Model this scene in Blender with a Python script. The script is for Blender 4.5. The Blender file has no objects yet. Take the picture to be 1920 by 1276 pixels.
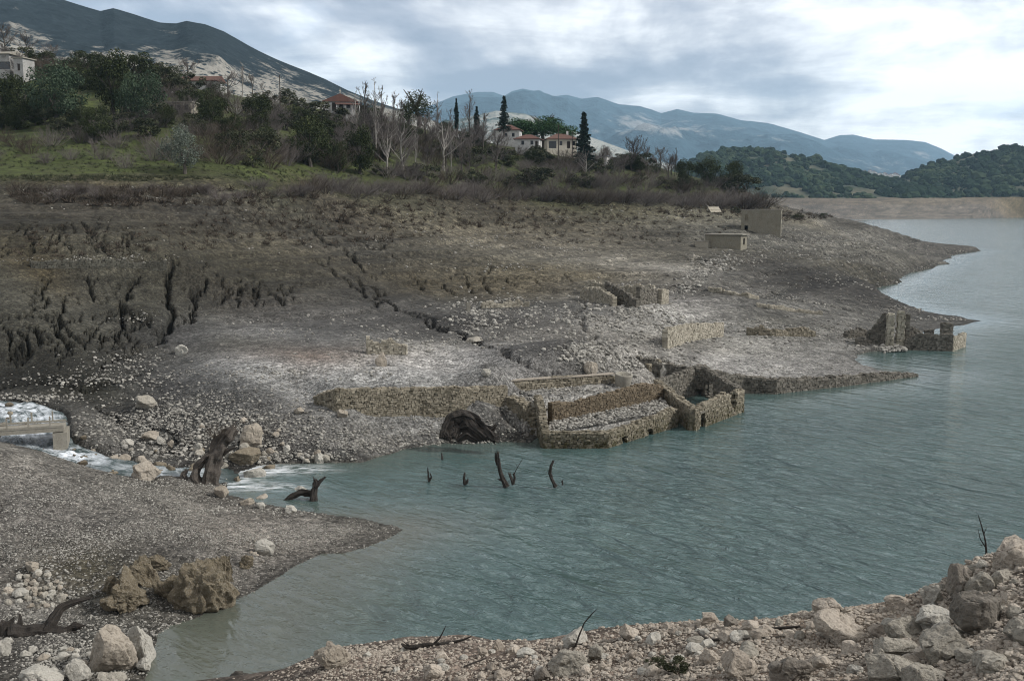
import bpy, math, random
import numpy as np
from mathutils import Vector
R = math.radians
scene = bpy.context.scene
col = scene.collection
# ------------------------------------------------------------------ camera
CAMZ, FPX, TH = 17.0, 1867.0, math.atan(250 / 1867)
cam = bpy.data.cameras.new('camera'); cam.lens = 35; cam.sensor_width = 36
cam.clip_start = 0.2; cam.clip_end = 60000
co = bpy.data.objects.new('camera', cam); col.objects.link(co)
co.location = (0, 0, CAMZ); co.rotation_euler = (math.pi / 2 - TH, 0, 0)
scene.camera = co
scene.render.engine = 'CYCLES'
scene.cycles.use_denoising = True; scene.cycles.denoising_input_passes = 'RGB_ALBEDO_NORMAL'; scene.cycles.denoising_prefilter = 'ACCURATE'; scene.cycles.filter_width = 1.05
try: scene.cycles.denoiser = 'OPENIMAGEDENOISE'
except Exception: pass
scene.cycles.sample_clamp_direct = 5; scene.cycles.sample_clamp_indirect = 2; scene.cycles.max_bounces = 5; scene.cycles.diffuse_bounces = 2; scene.cycles.glossy_bounces = 2
scene.cycles.transparent_max_bounces = 4; scene.cycles.volume_bounces = 0
scene.view_settings.view_transform = 'Standard'; scene.view_settings.look = 'None'
scene.view_settings.exposure = 0.40; scene.view_settings.gamma = 1
SUN_EL, SUN_AZ = 38, 98      # azimuth from +Y towards +X
# ------------------------------------------------------------------ node helpers
class NT:
    def __init__(s, tree): s.t = tree; s.n = tree.nodes; s.l = tree.links
    def new(s, typ, ins=None, **kw):
        n = s.n.new(typ)
        for k, v in kw.items(): setattr(n, k, v)
        for k, v in (ins or {}).items():
            if isinstance(v, bpy.types.NodeSocket): s.l.new(v, n.inputs[k])
            else: n.inputs[k].default_value = v
        return n
    def math(s, op, a, b=0.0, c=None, clamp=False):
        i = {0: a, 1: b}
        if c is not None: i[2] = c
        return s.new('ShaderNodeMath', i, operation=op, use_clamp=clamp).outputs[0]
    def mix(s, f, a, b, blend='MIX'):
        n = s.n.new('ShaderNodeMix'); n.data_type = 'RGBA'; n.blend_type = blend
        for k, v in ((0, f), (6, a), (7, b)):
            if isinstance(v, bpy.types.NodeSocket): s.l.new(v, n.inputs[k])
            else: n.inputs[k].default_value = (v + (1,))[:4] if isinstance(v, tuple) else v
        return n.outputs[2]
    def ramp(s, f, stops):
        n = s.n.new('ShaderNodeValToRGB'); s.l.new(f, n.inputs[0]); e = n.color_ramp.elements
        while len(e) < len(stops): e.new(0.5)
        for x, (p, c) in zip(e, stops):
            x.position = p; x.color = (c if isinstance(c, tuple) else (c, c, c)) + (1,)
        return n.outputs[0]
    def noise(s, vec, scale, detail=4, rough=0.55, dist=0.0, typ='FBM'):
        return s.new('ShaderNodeTexNoise', {'Vector': vec, 'Scale': scale, 'Detail': detail, 'Roughness': rough, 'Distortion': dist}).outputs[0]
    def mapr(s, v, a, b, c=0.0, d=1.0):
        return s.new('ShaderNodeMapRange', {0: v, 1: a, 2: b, 3: c, 4: d}).outputs[0]
# ------------------------------------------------------------------ world: broken winter overcast
world = bpy.data.worlds.new('World'); scene.world = world; world.use_nodes = True
W = NT(world.node_tree); W.n.clear()
tc = W.new('ShaderNodeTexCoord').outputs['Generated']
sp = W.new('ShaderNodeSeparateXYZ', {0: tc}); dx, dy, dz = sp.outputs
zz = W.math('ADD', W.math('MAXIMUM', dz, 0.0), 0.13)
cv = W.new('ShaderNodeCombineXYZ', {0: W.math('DIVIDE', dx, zz), 1: W.math('DIVIDE', dy, zz), 2: 0.0}).outputs[0]
cv2 = W.new('ShaderNodeVectorMath', {0: cv, 1: (3.1, 7.7, 0.6)}, operation='ADD').outputs[0]
n1 = W.noise(cv2, 0.55, 7, 0.56, 0.35)
n2 = W.noise(cv2, 1.7, 8, 0.6, 0.3)
n3 = W.noise(W.new('ShaderNodeVectorMath', {0: tc, 1: (4.0, 4.0, 7.5)}, operation='MULTIPLY').outputs[0], 1.0, 9, 0.55, 0.35)
sky = W.new('ShaderNodeTexSky', sky_type='NISHITA')
sky.sun_disc = False; sky.sun_elevation = R(SUN_EL); sky.sun_rotation = R(SUN_AZ); sky.altitude = 300
skyc = W.mix(1.0, sky.outputs[0], (0.085, 0.095, 0.11), 'MULTIPLY')
def spot(px, py, sx, sy):
    d = np.array([px - 960, FPX * math.cos(TH) + (638 - py) * math.sin(TH), -FPX * math.sin(TH) + (638 - py) * math.cos(TH)])
    az, el = math.atan2(d[0], d[1]), math.atan2(d[2], math.hypot(d[0], d[1]))
    a = W.math('DIVIDE', W.math('SUBTRACT', W.math('ARCTAN2', dx, dy), az), sx / FPX)
    b = W.math('DIVIDE', W.math('SUBTRACT', W.math('ARCSINE', dz), el), sy / FPX)
    r2 = W.math('ADD', W.math('MULTIPLY', a, a), W.math('MULTIPLY', b, b))
    return W.math('EXPONENT', W.math('MULTIPLY', r2, -1.0))
base = W.math('ADD', W.math('MULTIPLY', n1, 1.0), W.math('ADD', W.math('MULTIPLY', n2, 0.6), W.math('MULTIPLY', n3, 1.35)))
base = W.math('SUBTRACT', base, 0.90)
for (px, py, sx, sy, k) in [(1690, 190, 130, 45, .06), (1230, 190, 60, 16, .16), (1900, 150, 120, 60, .05), (560, 60, 90, 60, .10),
                            (1800, 90, 200, 30, -.07), (1180, 60, 420, 45, .02), (820, 150, 300, 30, -.06), (1500, 110, 260, 30, -.06),
                            (150, -20, 420, 70, -.01), (1560, 165, 120, 28, -.07), (1900, 275, 160, 22, .06), (700, 100, 120, 30, .03),
                            (1350, 180, 200, 26, -.03), (760, 95, 90, 18, .05)]:
    base = W.math('ADD', base, W.math('MULTIPLY', spot(px, py, sx, sy), k))
cloud = W.ramp(base, [(0.38, (0.20, 0.21, 0.245)), (0.49, (0.31, 0.315, 0.345)), (0.57, (0.47, 0.465, 0.475)), (0.66, (0.70, 0.69, 0.68)), (0.78, (0.98, 0.96, 0.93))])
blue = W.math('ADD', spot(570, 40, 80, 60), W.math('ADD', spot(1860, 210, 110, 26), W.math('MULTIPLY', spot(1780, 60, 60, 60), 0.35)))
hole = W.mapr(W.math('ADD', W.math('MULTIPLY', blue, 0.5), W.math('MULTIPLY', n3, -1.6)), -0.55, -0.25, 0.0, 1.0)
hole = W.math('MULTIPLY', W.math('MAXIMUM', hole, 0.0), W.math('MULTIPLY', blue, 0.3), None, True)
fin = W.mix(hole, cloud, (0.40, 0.58, 0.82))
fin = W.mix(0.12, fin, skyc)
fin = W.mix(W.mapr(dz, 0.2, 0.5), fin, W.mix(1.0, fin, (1.04, 1.0, .95), 'MULTIPLY'))
# zenith set dimmer than the band over the horizon, for more contrast from the sun
up = W.mapr(dz, 0.22, 0.6, 1.42, 1.1)
bg = W.new('ShaderNodeBackground', {'Color': fin, 'Strength': up})
W.new('ShaderNodeOutputWorld', {0: bg.outputs[0]})
sl = bpy.data.lights.new('sun', 'SUN'); sl.energy = 3.4; sl.angle = R(8); sl.color = (1, .975, .94)
so = bpy.data.objects.new('sun', sl); col.objects.link(so)
sd = Vector((math.cos(R(SUN_EL)) * math.sin(R(SUN_AZ)), math.cos(R(SUN_EL)) * math.cos(R(SUN_AZ)), math.sin(R(SUN_EL))))
so.rotation_euler = sd.to_track_quat('Z', 'Y').to_euler(); so.location = (60, 20, 80)
# ------------------------------------------------------------------ geometry helpers
def ray(px, py):
    px = np.asarray(px, float); py = np.asarray(py, float)
    return px - 960, FPX * math.cos(TH) + (638 - py) * math.sin(TH), -FPX * math.sin(TH) + (638 - py) * math.cos(TH)
def PY(px, py, Y):
    a, b, c = ray(px, py); t = Y / b; return np.array([a * t, Y + 0 * a, CAMZ + c * t])
def PZ(px, py, z):
    a, b, c = ray(px, py); t = (z - CAMZ) / c; return np.array([a * t, b * t, z + 0 * a])
def proj(x, y, z):
    z = z - CAMZ; fw = y * math.cos(TH) - z * math.sin(TH); upv = y * math.sin(TH) + z * math.cos(TH)
    return 960 + FPX * x / fw, 638 - FPX * upv / fw
def _h(ix, iy, iz, seed):
    h = (ix * 374761393 + iy * 668265263 + iz * 2147483647 + seed * 974634777) & 0xffffffff
    h = ((h ^ (h >> 13)) * 1274126177) & 0xffffffff
    h = ((h ^ (h >> 16)) * 2246822519) & 0xffffffff
    return ((h ^ (h >> 15)) & 0xffffff) / float(0xffffff) * 2 - 1
def noise2(x, y, seed=0):
    x = np.asarray(x, float); y = np.asarray(y, float)
    ix = np.floor(x).astype(np.int64); iy = np.floor(y).astype(np.int64); fx = x - ix; fy = y - iy
    fx = fx * fx * (3 - 2 * fx); fy = fy * fy * (3 - 2 * fy)
    a = _h(ix, iy, 0, seed); b = _h(ix + 1, iy, 0, seed); c = _h(ix, iy + 1, 0, seed); d = _h(ix + 1, iy + 1, 0, seed)
    return (a * (1 - fx) + b * fx) * (1 - fy) + (c * (1 - fx) + d * fx) * fy
def noise3(p, seed=0):
    i = np.floor(p).astype(np.int64); f = p - i; f = f * f * (3 - 2 * f); r = 0
    for a in (0, 1):
        for b in (0, 1):
            for c in (0, 1):
                w = (f[:, 0] if a else 1 - f[:, 0]) * (f[:, 1] if b else 1 - f[:, 1]) * (f[:, 2] if c else 1 - f[:, 2])
                r = r + w * _h(i[:, 0] + a, i[:, 1] + b, i[:, 2] + c, seed)
    return r
def fbm2(x, y, lam, n=4, seed=0, g=0.5):
    r = 0; a = 1.0
    for k in range(n):
        c, s = math.cos(k * 1.3), math.sin(k * 1.3)
        r = r + a * noise2((x * c - y * s) / lam, (x * s + y * c) / lam, seed + k * 17); lam /= 2.03; a *= g
    return r
def sstep(a, b, x):
    t = np.clip((x - a) / (b - a), 0, 1); return t * t * (3 - 2 * t)
def make_mesh(name, V, F, mat=None, attrs=None, smooth=False, fattrs=None):
    """V (n,3) and F (m,k) arrays -> mesh datablock"""
    me = bpy.data.meshes.new(name); V = np.ascontiguousarray(V, np.float32); F = np.ascontiguousarray(F, np.int32)
    me.vertices.add(len(V)); me.vertices.foreach_set('co', V.ravel())
    k = F.shape[1]; me.loops.add(F.size); me.loops.foreach_set('vertex_index', F.ravel())
    me.polygons.add(len(F)); me.polygons.foreach_set('loop_start', np.arange(0, F.size, k, dtype=np.int32))
    me.polygons.foreach_set('use_smooth', np.full(len(F), smooth, bool))
    me.update(calc_edges=True)
    for nm, A in (attrs or {}).items():
        A = np.asarray(A, np.float32)
        if A.ndim == 2:
            at = me.attributes.new(nm, 'FLOAT_COLOR', 'POINT'); at.data.foreach_set('color', np.c_[A, np.ones(len(A))].astype(np.float32).ravel())
        else:
            at = me.attributes.new(nm, 'FLOAT', 'POINT'); at.data.foreach_set('value', A)
    for nm, A in (fattrs or {}).items():
        at = me.attributes.new(nm, 'FLOAT', 'FACE'); at.data.foreach_set('value', np.asarray(A, np.float32))
    if mat: me.materials.append(mat)
    return me
def link(name, me, parent=None, loc=None):
    o = bpy.data.objects.new(name, me); col.objects.link(o)
    if parent is not None: o.parent = parent
    if loc is not None: o.location = loc
    return o
def tag(o, label=None, cat=None, group=None, kind=None):
    if label: o['label'] = label
    if cat: o['category'] = cat
    if group: o['group'] = group
    if kind: o['kind'] = kind
    return o
def empty(name, loc, rz=0):
    o = bpy.data.objects.new(name, None); col.objects.link(o); o.location = loc; o.rotation_euler = (0, 0, rz); o.empty_display_size = .3
    return o
def grid_faces(nr, nc):
    i = np.arange(nr * nc).reshape(nr, nc)
    return np.stack([i[:-1, :-1], i[:-1, 1:], i[1:, 1:], i[1:, :-1]], -1).reshape(-1, 4)
class Geo:
    """collects pieces into one mesh"""
    def __init__(s): s.V = []; s.F4 = []; s.F3 = []; s.T4 = []; s.T3 = []; s.n = 0
    def add(s, V, F, t=0.5):
        V = np.asarray(V, float); F = np.asarray(F, int)
        (s.F4 if F.shape[1] == 4 else s.F3).append(F + s.n); (s.T4 if F.shape[1] == 4 else s.T3).append(np.full(len(F), t))
        s.V.append(V); s.n += len(V)
    def many(s, T, F, t):
        """T (N,k,3) placed copies of one template with faces F, tint per copy"""
        N, k, _ = T.shape
        if not N: return
        FF = (F[None] + (np.arange(N) * k)[:, None, None] + s.n).reshape(-1, F.shape[1])
        (s.F4 if F.shape[1] == 4 else s.F3).append(FF); (s.T4 if F.shape[1] == 4 else s.T3).append(np.repeat(t, len(F)))
        s.V.append(T.reshape(-1, 3)); s.n += N * k
    def box(s, c, d, rz=0, t=0.5, jit=0, rng=None, tilt=None):
        V = BOXV * np.array(d) / 2
        if jit: V = V + (rng or np.random).uniform(-jit, jit, V.shape)
        if tilt is not None: V = V @ np.array(tilt).T
        ca, sa = math.cos(rz), math.sin(rz)
        V = np.c_[V[:, 0] * ca - V[:, 1] * sa, V[:, 0] * sa + V[:, 1] * ca, V[:, 2]] + np.array(c)
        s.add(V, BOXF, t)
    def tube(s, pts, rad, sides=6, t=0.5, cap=True):
        pts = np.asarray(pts, float); rad = np.broadcast_to(rad, len(pts)); n = len(pts)
        d = np.gradient(pts, axis=0); d /= np.linalg.norm(d, axis=1)[:, None] + 1e-9
        a = np.zeros_like(d); v = np.cross(d[0], [0, 0, 1.] if abs(d[0][2]) < .9 else [1., 0, 0]); a[0] = v / np.linalg.norm(v)
        for i in range(1, n): v = a[i - 1] - d[i] * (a[i - 1] @ d[i]); a[i] = v / (np.linalg.norm(v) + 1e-9)
        b = np.cross(d, a)
        an = np.arange(sides) / sides * 2 * math.pi
        V = pts[:, None] + rad[:, None, None] * (np.cos(an)[None, :, None] * a[:, None] + np.sin(an)[None, :, None] * b[:, None])
        V = V.reshape(-1, 3); F = []
        for i in range(n - 1):
            for j in range(sides):
                F.append((i * sides + j, i * sides + (j + 1) % sides, (i + 1) * sides + (j + 1) % sides, (i + 1) * sides + j))
        if cap and sides == 4: F += [(3, 2, 1, 0), tuple((n - 1) * 4 + q for q in range(4))]
        s.add(V, F, t)
        if cap and sides != 4:
            T = [(0, j + 1, j) for j in range(1, sides - 1)] + [((n - 1) * sides, (n - 1) * sides + j, (n - 1) * sides + j + 1) for j in range(1, sides - 1)]
            s.F3.append(np.array(T) + s.n - len(V)); s.T3.append(np.full(len(T), t))
    def mesh(s, name, mat, smooth=False):
        V = np.concatenate(s.V); f4 = np.concatenate(s.F4) if s.F4 else np.zeros((0, 4), int); f3 = np.concatenate(s.F3) if s.F3 else np.zeros((0, 3), int)
        me = bpy.data.meshes.new(name); me.vertices.add(len(V)); me.vertices.foreach_set('co', V.astype(np.float32).ravel())
        me.loops.add(f4.size + f3.size); me.loops.foreach_set('vertex_index', np.r_[f4.ravel(), f3.ravel()].astype(np.int32))
        st = np.r_[np.arange(len(f4)) * 4, f4.size + np.arange(len(f3)) * 3].astype(np.int32)
        me.polygons.add(len(st)); me.polygons.foreach_set('loop_start', st); me.polygons.foreach_set('use_smooth', np.full(len(st), smooth, bool))
        me.update(calc_edges=True)
        tt = np.r_[np.concatenate(s.T4) if s.T4 else [], np.concatenate(s.T3) if s.T3 else []].astype(np.float32)
        me.attributes.new('tint', 'FLOAT', 'FACE').data.foreach_set('value', tt)
        me.materials.append(mat); return me
    def obj(s, name, mat, parent=None, smooth=False, loc=None): return link(name, s.mesh(name, mat, smooth), parent, loc)
BOXV = np.array([(-1, -1, -1), (1, -1, -1), (1, 1, -1), (-1, 1, -1), (-1, -1, 1), (1, -1, 1), (1, 1, 1), (-1, 1, 1)], float)
BOXF = np.array([(0, 3, 2, 1), (4, 5, 6, 7), (0, 1, 5, 4), (1, 2, 6, 5), (2, 3, 7, 6), (3, 0, 4, 7)])
def ico(n):
    import bmesh
    bm = bmesh.new(); bmesh.ops.create_icosphere(bm, subdivisions=n, radius=1)
    V = np.array([v.co[:] for v in bm.verts]); F = np.array([[v.index for v in f.verts] for f in bm.faces]); bm.free(); return V, F
ICO = {k: ico(k) for k in (1, 2, 3, 4, 5)}
def rock_verts(seed, sub, planes=9, amp=0.10, dmin=0.55, dmax=0.9):
    rg = np.random.RandomState(seed); V, F = ICO[sub]; V = V.copy()
    for _ in range(planes):
        n = rg.normal(size=3); n /= np.linalg.norm(n); d = rg.uniform(dmin, dmax)
        o = np.maximum(V @ n - d, 0); V = V - o[:, None] * n * 0.92
    if sub >= 3:
        nrm = V / (np.linalg.norm(V, axis=1)[:, None] + 1e-9)
        d = amp * (noise3(V * 2.2 + seed, seed) + 0.5 * noise3(V * 4.7 + seed, seed + 3) + 0.28 * noise3(V * 10 + 3, seed + 5) + (0.16 * noise3(V * 22, seed + 7) if sub > 3 else 0))
        c = 1 - np.abs(noise3(V * 1.5 + seed * .7, seed + 9)); d -= .10 * c ** 14; c = 1 - np.abs(noise3(V * 3.4 + seed, seed + 11)); d -= .035 * c ** 10
        V = V + nrm * d[:, None]
    return V, F
# ------------------------------------------------------------------ terrain control points: (px, py, Y)
CP = [
 # hill, left
 (-500,330,135),(0,332,150),(-250,332,145),(0,300,165),(0,225,200),(0,125,255),(-300,120,250),(-600,100,250),
 (150,332,150),(150,280,172),(150,225,195),(200,125,258),(300,332,158),(300,280,178),(300,225,205),(400,172,268),(450,332,165),(450,280,185),(450,235,215),
 (600,350,190),(600,300,212),(600,250,240),(600,215,270),(700,345,205),(750,300,235),(750,250,275),(800,243,285),
 (900,360,245),(900,320,270),(880,275,300),(1000,372,262),(1000,330,283),(980,284,312),(1060,284,318),(1120,300,322),
 (1200,372,290),(1200,335,310),(1200,310,330),(1300,378,305),(1300,345,325),(1400,382,320),(1400,362,340),(1455,385,345),
 # drawdown slope
 (0,405,121),(0,480,101),(0,540,92),(0,600,86),(0,690,80),(0,738,75.5),(-400,480,97),(-400,600,84),(-400,738,72),
 (150,400,125),(150,478,105),(150,505,103),(150,590,92),(150,606,90),(150,690,80),(150,730,77),
 (300,400,130),(300,480,110),(300,505,108.5),(300,590,96),(300,610,94),(300,680,84),(250,720,78),
 (450,400,145),(450,470,126),(450,492,122),(450,590,103),(450,603,100),(450,650,87),(450,700,77),(450,718,74.5),
 (600,400,170),(600,450,145),(600,500,126),(600,560,112),(600,605,101),(600,660,85),(600,722,74),
 (750,400,185),(750,450,158),(750,500,140),(750,530,134),(760,560,121),(750,600,108),(750,650,89),(750,700,77),(750,722,74),
 (900,400,215),(900,450,180),(900,500,150),(900,528,143),(900,556,131),(900,600,108),(900,650,90),(900,690,80),(940,705,77),
 (1000,400,232),(1000,440,202),(1000,480,166),(1020,503,150),(1020,548,139),(1000,600,110),(1000,640,95),(1000,690,81),
 (1100,400,245),(1100,450,205),(1100,500,162),(1110,522,152),(1150,572,120),(1100,600,108),(1100,640,96),(1100,685,84),
 (1200,400,262),(1200,450,212),(1200,500,172),(1200,530,150),(1220,575,121),(1200,605,112),(1200,640,99),(1200,680,88),
 (1300,400,280),(1300,450,225),(1300,500,178),(1300,540,146),(1300,590,124),(1300,605,121),(1300,640,108),(1300,660,102),(1300,690,94),
 (1380,468,203),(1330,466,207),(1440,440,252),(1450,470,215),(1400,500,180),(1400,540,150),(1400,590,129),(1400,650,110),(1400,690,99),
 (1500,400,330),(1470,415,290),(1500,430,270),(1500,470,222),(1500,510,180),(1500,560,146),(1500,600,131),(1500,650,113),(1500,690,101.5),
 (1560,415,340),(1600,419,345),(1640,426,350),(1700,440,355),(1760,458,370),(1600,450,270),(1600,500,205),(1600,540,166),(1600,580,145),(1600,620,127),(1600,650,117.5),
 (1700,475,330),(1700,500,250),(1700,590,152),(1640,600,140),(1660,640,121),
 # hidden fall behind crests
 (0,200,420),(400,240,420),(800,300,430),(1200,350,450),(1450,384,450),(-500,180,430),(1560,420,420),
 (0,330,700),(600,350,700),(1200,370,700),(-500,330,700),(1450,385,700),
 # gravel face / stream side
 (300,735,75),(400,740,73),(500,740,72),(500,780,68.5),(400,800,68),(300,800,69),(270,765,72.5),(200,760,74),(180,800,69),(200,840,65),
 (300,850,64.5),(400,850,64.5),(500,850,65),(590,745,72.6),(600,770,69.5),(700,770,69.5),(830,768,70),(930,766,70.6),(600,820,66.6),(700,840,66),(850,800,68.4),(960,800,70),
 (590,731,74),(700,728,74.5),(830,722,75.5),(930,716,76.5),(1000,745,79),(1100,742,82),(1200,728,86),(960,748,77),
 # left front gravel bank
 (-500,830,54),(-200,830,55),(0,842,55.5),(100,868,56),(200,893,56.5),(300,912,56.7),(400,938,56.5),(520,958,55.5),(600,967,54.5),(680,975,53.6),(735,990,52),
 (0,930,49.5),(150,960,49),(300,980,49),(450,990,50),(600,1000,52),(0,1030,44.5),(150,1030,44.7),(300,1025,46),(450,1040,46.5),(550,1040,48),
 (0,1060,43),(150,1060,43),(250,1060,43.2),(100,1130,40.3),(0,1150,39),(200,1165,39.6),(0,1276,35),(150,1276,35.2),(100,1200,37.8),(-300,1060,43),(-300,1150,38.5),(-300,1276,34),
 (-100,1400,30),(150,1400,30.5),
 # foreground slope, right
 (450,1276,20.5),(620,1217,19.5),(760,1206,18.8),(900,1204,18),(1000,1200,17.5),(1150,1180,16.8),(1300,1160,16),(1450,1152,15),(1600,1142,14.2),(1730,1128,13.6),
 (1780,1080,13.6),(1850,1038,13.6),(1920,1024,13.6),(2100,980,13),(2300,900,12),
 (600,1276,17.4),(900,1276,15.2),(1200,1276,13),(1450,1276,11.2),(1650,1276,10),(1800,1276,9.2),(1920,1276,8.6),(1920,1100,11),(1750,1190,11.6),(1500,1210,13),(1200,1220,15.2),
 (1500,1400,8.5),(1000,1400,11.5),(1900,1400,7),(600,1400,14.5),(2200,1276,7.5),
]
pts = [PY(*c) for c in CP]
# hidden flank of the foreground slope and everything round the frame, in world metres
pts += [np.array(p, float) for p in [(-9,24,5),(-6,29,1.2),(0,27,2.8),(-2,23,6.6),(5,22,6.2),(10,20,7.6),(6,29,.8),(12,27,2.6),(18,24,6),(15,31,.3),(24,31,1.5),(30,27,6),(40,35,3),(16,18,10.5),(24,18,8.5),
    (12,10,12.6),(30,10,11.5),(6,4,15),(0,5,14),(-8,8,12),(-14,12,9),(-16,20,5),(0,2.5,15),(-5,3,14.5),(-24,24,2.5),(-13,29,1.2),(60,50,3),(60,20,16),
    (-250,300,60),(-500,300,75),(-400,150,40),(-600,600,50),(0,1000,22),(-600,1000,25),(300,900,2),(150,700,3),(0,2400,34),(800,2400,34),(1600,2400,34),(-1200,2400,34),(-1500,1500,34),
    (190,395,1),(185,430,1),(170,520,2)]]
# far shore: bank then level
for px in (1400,1500,1600,1700,1800,1920,2150,2400):
    pts += [PY(px, 408, 1480), PY(px, 391, 1540), PY(px, 375, 1600), PY(px, 371, 1650), PY(px, 369, 1900)]
pts += [PY(1250, 372, 1650), PY(1320, 380, 1600), PY(1100, 372, 1650)]
pts = np.array(pts)
def zc(px, z): return tuple(PZ(px[0], px[1], z)[:2])
# ------------------------------------------------------------------ the lake outline (z = 0)
LK = [zc(p, 0) for p in [(430,905),(445,882),(500,872),(560,870),(600,868),(680,868),(700,858),(750,843),(800,836),(830,831),(880,830),(930,828),(1003,832)]]
LK += [(2.5,73.6),(12.0,80.6),(12.3,86),(17.3,91.2)]
LK += [zc(p, 0) for p in [(1393,737),(1450,734),(1500,728),(1560,722),(1620,715),(1680,707),(1722,702),(1690,698),(1650,692),(1615,684),(1604,674),(1612,664),(1640,658),(1664,656),
     (1692,650),(1702,636),(1712,624),(1740,618),(1775,612),(1805,607),(1835,601),(1800,592),(1740,586),(1700,578),(1665,567),(1642,558),(1630,548),(1655,537),(1690,529),(1696,518),(1725,508),(1752,500),(1772,488),(1800,479),(1842,470)]]
LK += [(188,420),(172,520),(178,640),(230,820),(330,1000),(440,1250)]
LK += [zc(p, 0) for p in [(1570,411.6),(1640,411.5),(1700,411),(1760,410.2),(1800,410),(1860,409),(1920,408),(2100,407),(2600,407)]]
LK += [(3500,1500),(2600,500),(200,90),(60,62),(40,44),(26,36),(17,32.5),(9,30.8),(2,30),(-3,31),(-7,33),(-10.2,35),(-11.5,30),(-13.5,30)]
LK += [zc(p, 0) for p in [(262,1290),(285,1225),(292,1190),(320,1172),(370,1158),(425,1128),(455,1118),(482,1106),(540,1068),(600,1038),(640,1036),(690,1026),(735,1006),(753,993),(742,984),(690,974),(640,968),(590,960),(530,950),(470,940),(425,926)]]
LK = np.array(LK)
def poly_dist(x, y, P):
    """signed distance: + inside"""
    x = x.ravel(); y = y.ravel(); best = np.full(x.shape, 1e18); ins = np.zeros(x.shape, bool)
    for i in range(len(P)):
        ax, ay = P[i - 1]; bx, by = P[i]; ex, ey = bx - ax, by - ay
        t = np.clip(((x - ax) * ex + (y - ay) * ey) / (ex * ex + ey * ey + 1e-12), 0, 1)
        d = (x - ax - t * ex) ** 2 + (y - ay - t * ey) ** 2; best = np.minimum(best, d)
        if ay != by: ins ^= ((ay > y) != (by > y)) & (x < (bx - ax) * (y - ay) / (by - ay) + ax)
    return np.where(ins, 1, -1) * np.sqrt(best)
NC, NR = 1000, 1400
UG = np.linspace(-0.80, 0.80, NC); LG = np.linspace(math.log(3.0), math.log(2500.0), NR)
def rbf_fit(p, v, c):
    A = np.sqrt(((p[:, None] - p[None]) ** 2).sum(-1) + c * c); n = len(p)
    M = np.zeros((n + 1, n + 1)); M[:n, :n] = A + 1e-4 * np.eye(n) * -1; M[n, :n] = M[:n, n] = 1
    return np.linalg.solve(M, np.vstack([v.reshape(n, -1), np.zeros((1, v.reshape(n, -1).shape[1]))]))
def rbf_grid(p, v, c, nr, nc):
    w = rbf_fit(p, v, c); u = np.linspace(UG[0], UG[-1], nc); l = np.linspace(LG[0], LG[-1], nr); out = []
    for r in range(nr):
        d = np.sqrt((u[:, None] - p[None, :, 0]) ** 2 + (l[r] - p[None, :, 1]) ** 2 + c * c); out.append(d @ w[:-1] + w[-1])
    return np.array(out)
def upsample(g, nr, nc):
    r = np.linspace(0, g.shape[0] - 1, nr); c = np.linspace(0, g.shape[1] - 1, nc)
    ri = np.minimum(r.astype(int), g.shape[0] - 2); ci = np.minimum(c.astype(int), g.shape[1] - 2)
    fr = (r - ri)[:, None]; fc = (c - ci)[None]
    if g.ndim == 3: fr = fr[..., None]; fc = fc[..., None]
    return (g[ri][:, ci] * (1 - fr) + g[ri + 1][:, ci] * fr) * (1 - fc) + (g[ri][:, ci + 1] * (1 - fr) + g[ri + 1][:, ci + 1] * fr) * fc
ul = np.c_[pts[:, 0] / pts[:, 1], np.log(pts[:, 1])]
zb = upsample(rbf_grid(ul, pts[:, 2], 0.03, 700, 400)[..., 0], NR, NC)
U, L = np.meshgrid(UG, LG); YY = np.exp(L); XX = U * YY
def pick_on(Z, px, py):
    """first point of height field Z (NR,NC) seen through the pixels"""
    a, b, c = ray(np.atleast_1d(px), np.atleast_1d(py)); u = a / b; s = c / b; Yr = np.exp(LG); out = np.zeros((len(u), 3))
    ci = np.clip((u - UG[0]) / (UG[1] - UG[0]), 0, NC - 1.001); c0 = ci.astype(int); f = ci - c0
    for q in range(len(u)):
        zt = Z[:, c0[q]] * (1 - f[q]) + Z[:, c0[q] + 1] * f[q]; d = (CAMZ + s[q] * Yr) - zt; d[:20] = 1
        k = int(np.argmax(d < 0))
        if k == 0: out[q] = (np.nan,) * 3; continue
        t = d[k - 1] / (d[k - 1] - d[k] + 1e-12); y = Yr[k - 1] * (1 - t) + Yr[k] * t; out[q] = (u[q] * y, y, CAMZ + s[q] * y)
    return out
sd = poly_dist(XX, YY, LK).reshape(XX.shape)          # + in the lake
# ------------------------------------------------------------------ relief
res = 0.0035 * YY
Z = zb.copy()
hid = sstep(16, 40, YY)
for k, lam in enumerate([24, 11, 5.2, 2.4, 1.1, .5, .23, .11]):
    w = sstep(1.5, 4.0, lam / res)
    amp = 0.035 * lam * (0.6 if lam > 4 else 1.3) * np.where((lam < 4) & (YY > 62), 1.35, 1.0)
    amp = amp * np.where(lam > 4, 0.3 + 0.7 * sstep(60, 120, YY), 1.0)
    Z += w * amp * noise2(XX / lam + 7 * k, YY / lam - 3 * k, 11 + k)
# old shore lines: small risers on the drawdown slope
zone = sstep(3.0, 6, zb) * (1 - sstep(18, 22, zb)) * sstep(88, 105, YY)
per = 1.15; ph = (Z + 0.25 * fbm2(XX, YY, 30, 3, 5)) / per; fr = ph - np.floor(ph)
Z += zone * per * 0.95 * (sstep(0.62, 0.98, fr) - fr) * (0.55 + 0.45 * noise2(XX / 40, YY / 40, 9))
ph = (Z + 0.1 * fbm2(XX, YY, 12, 3, 6)) / 0.37; fr = ph - np.floor(ph)
Z += zone * 0.37 * 0.9 * (sstep(0.5, 1.0, fr) - fr)
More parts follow.
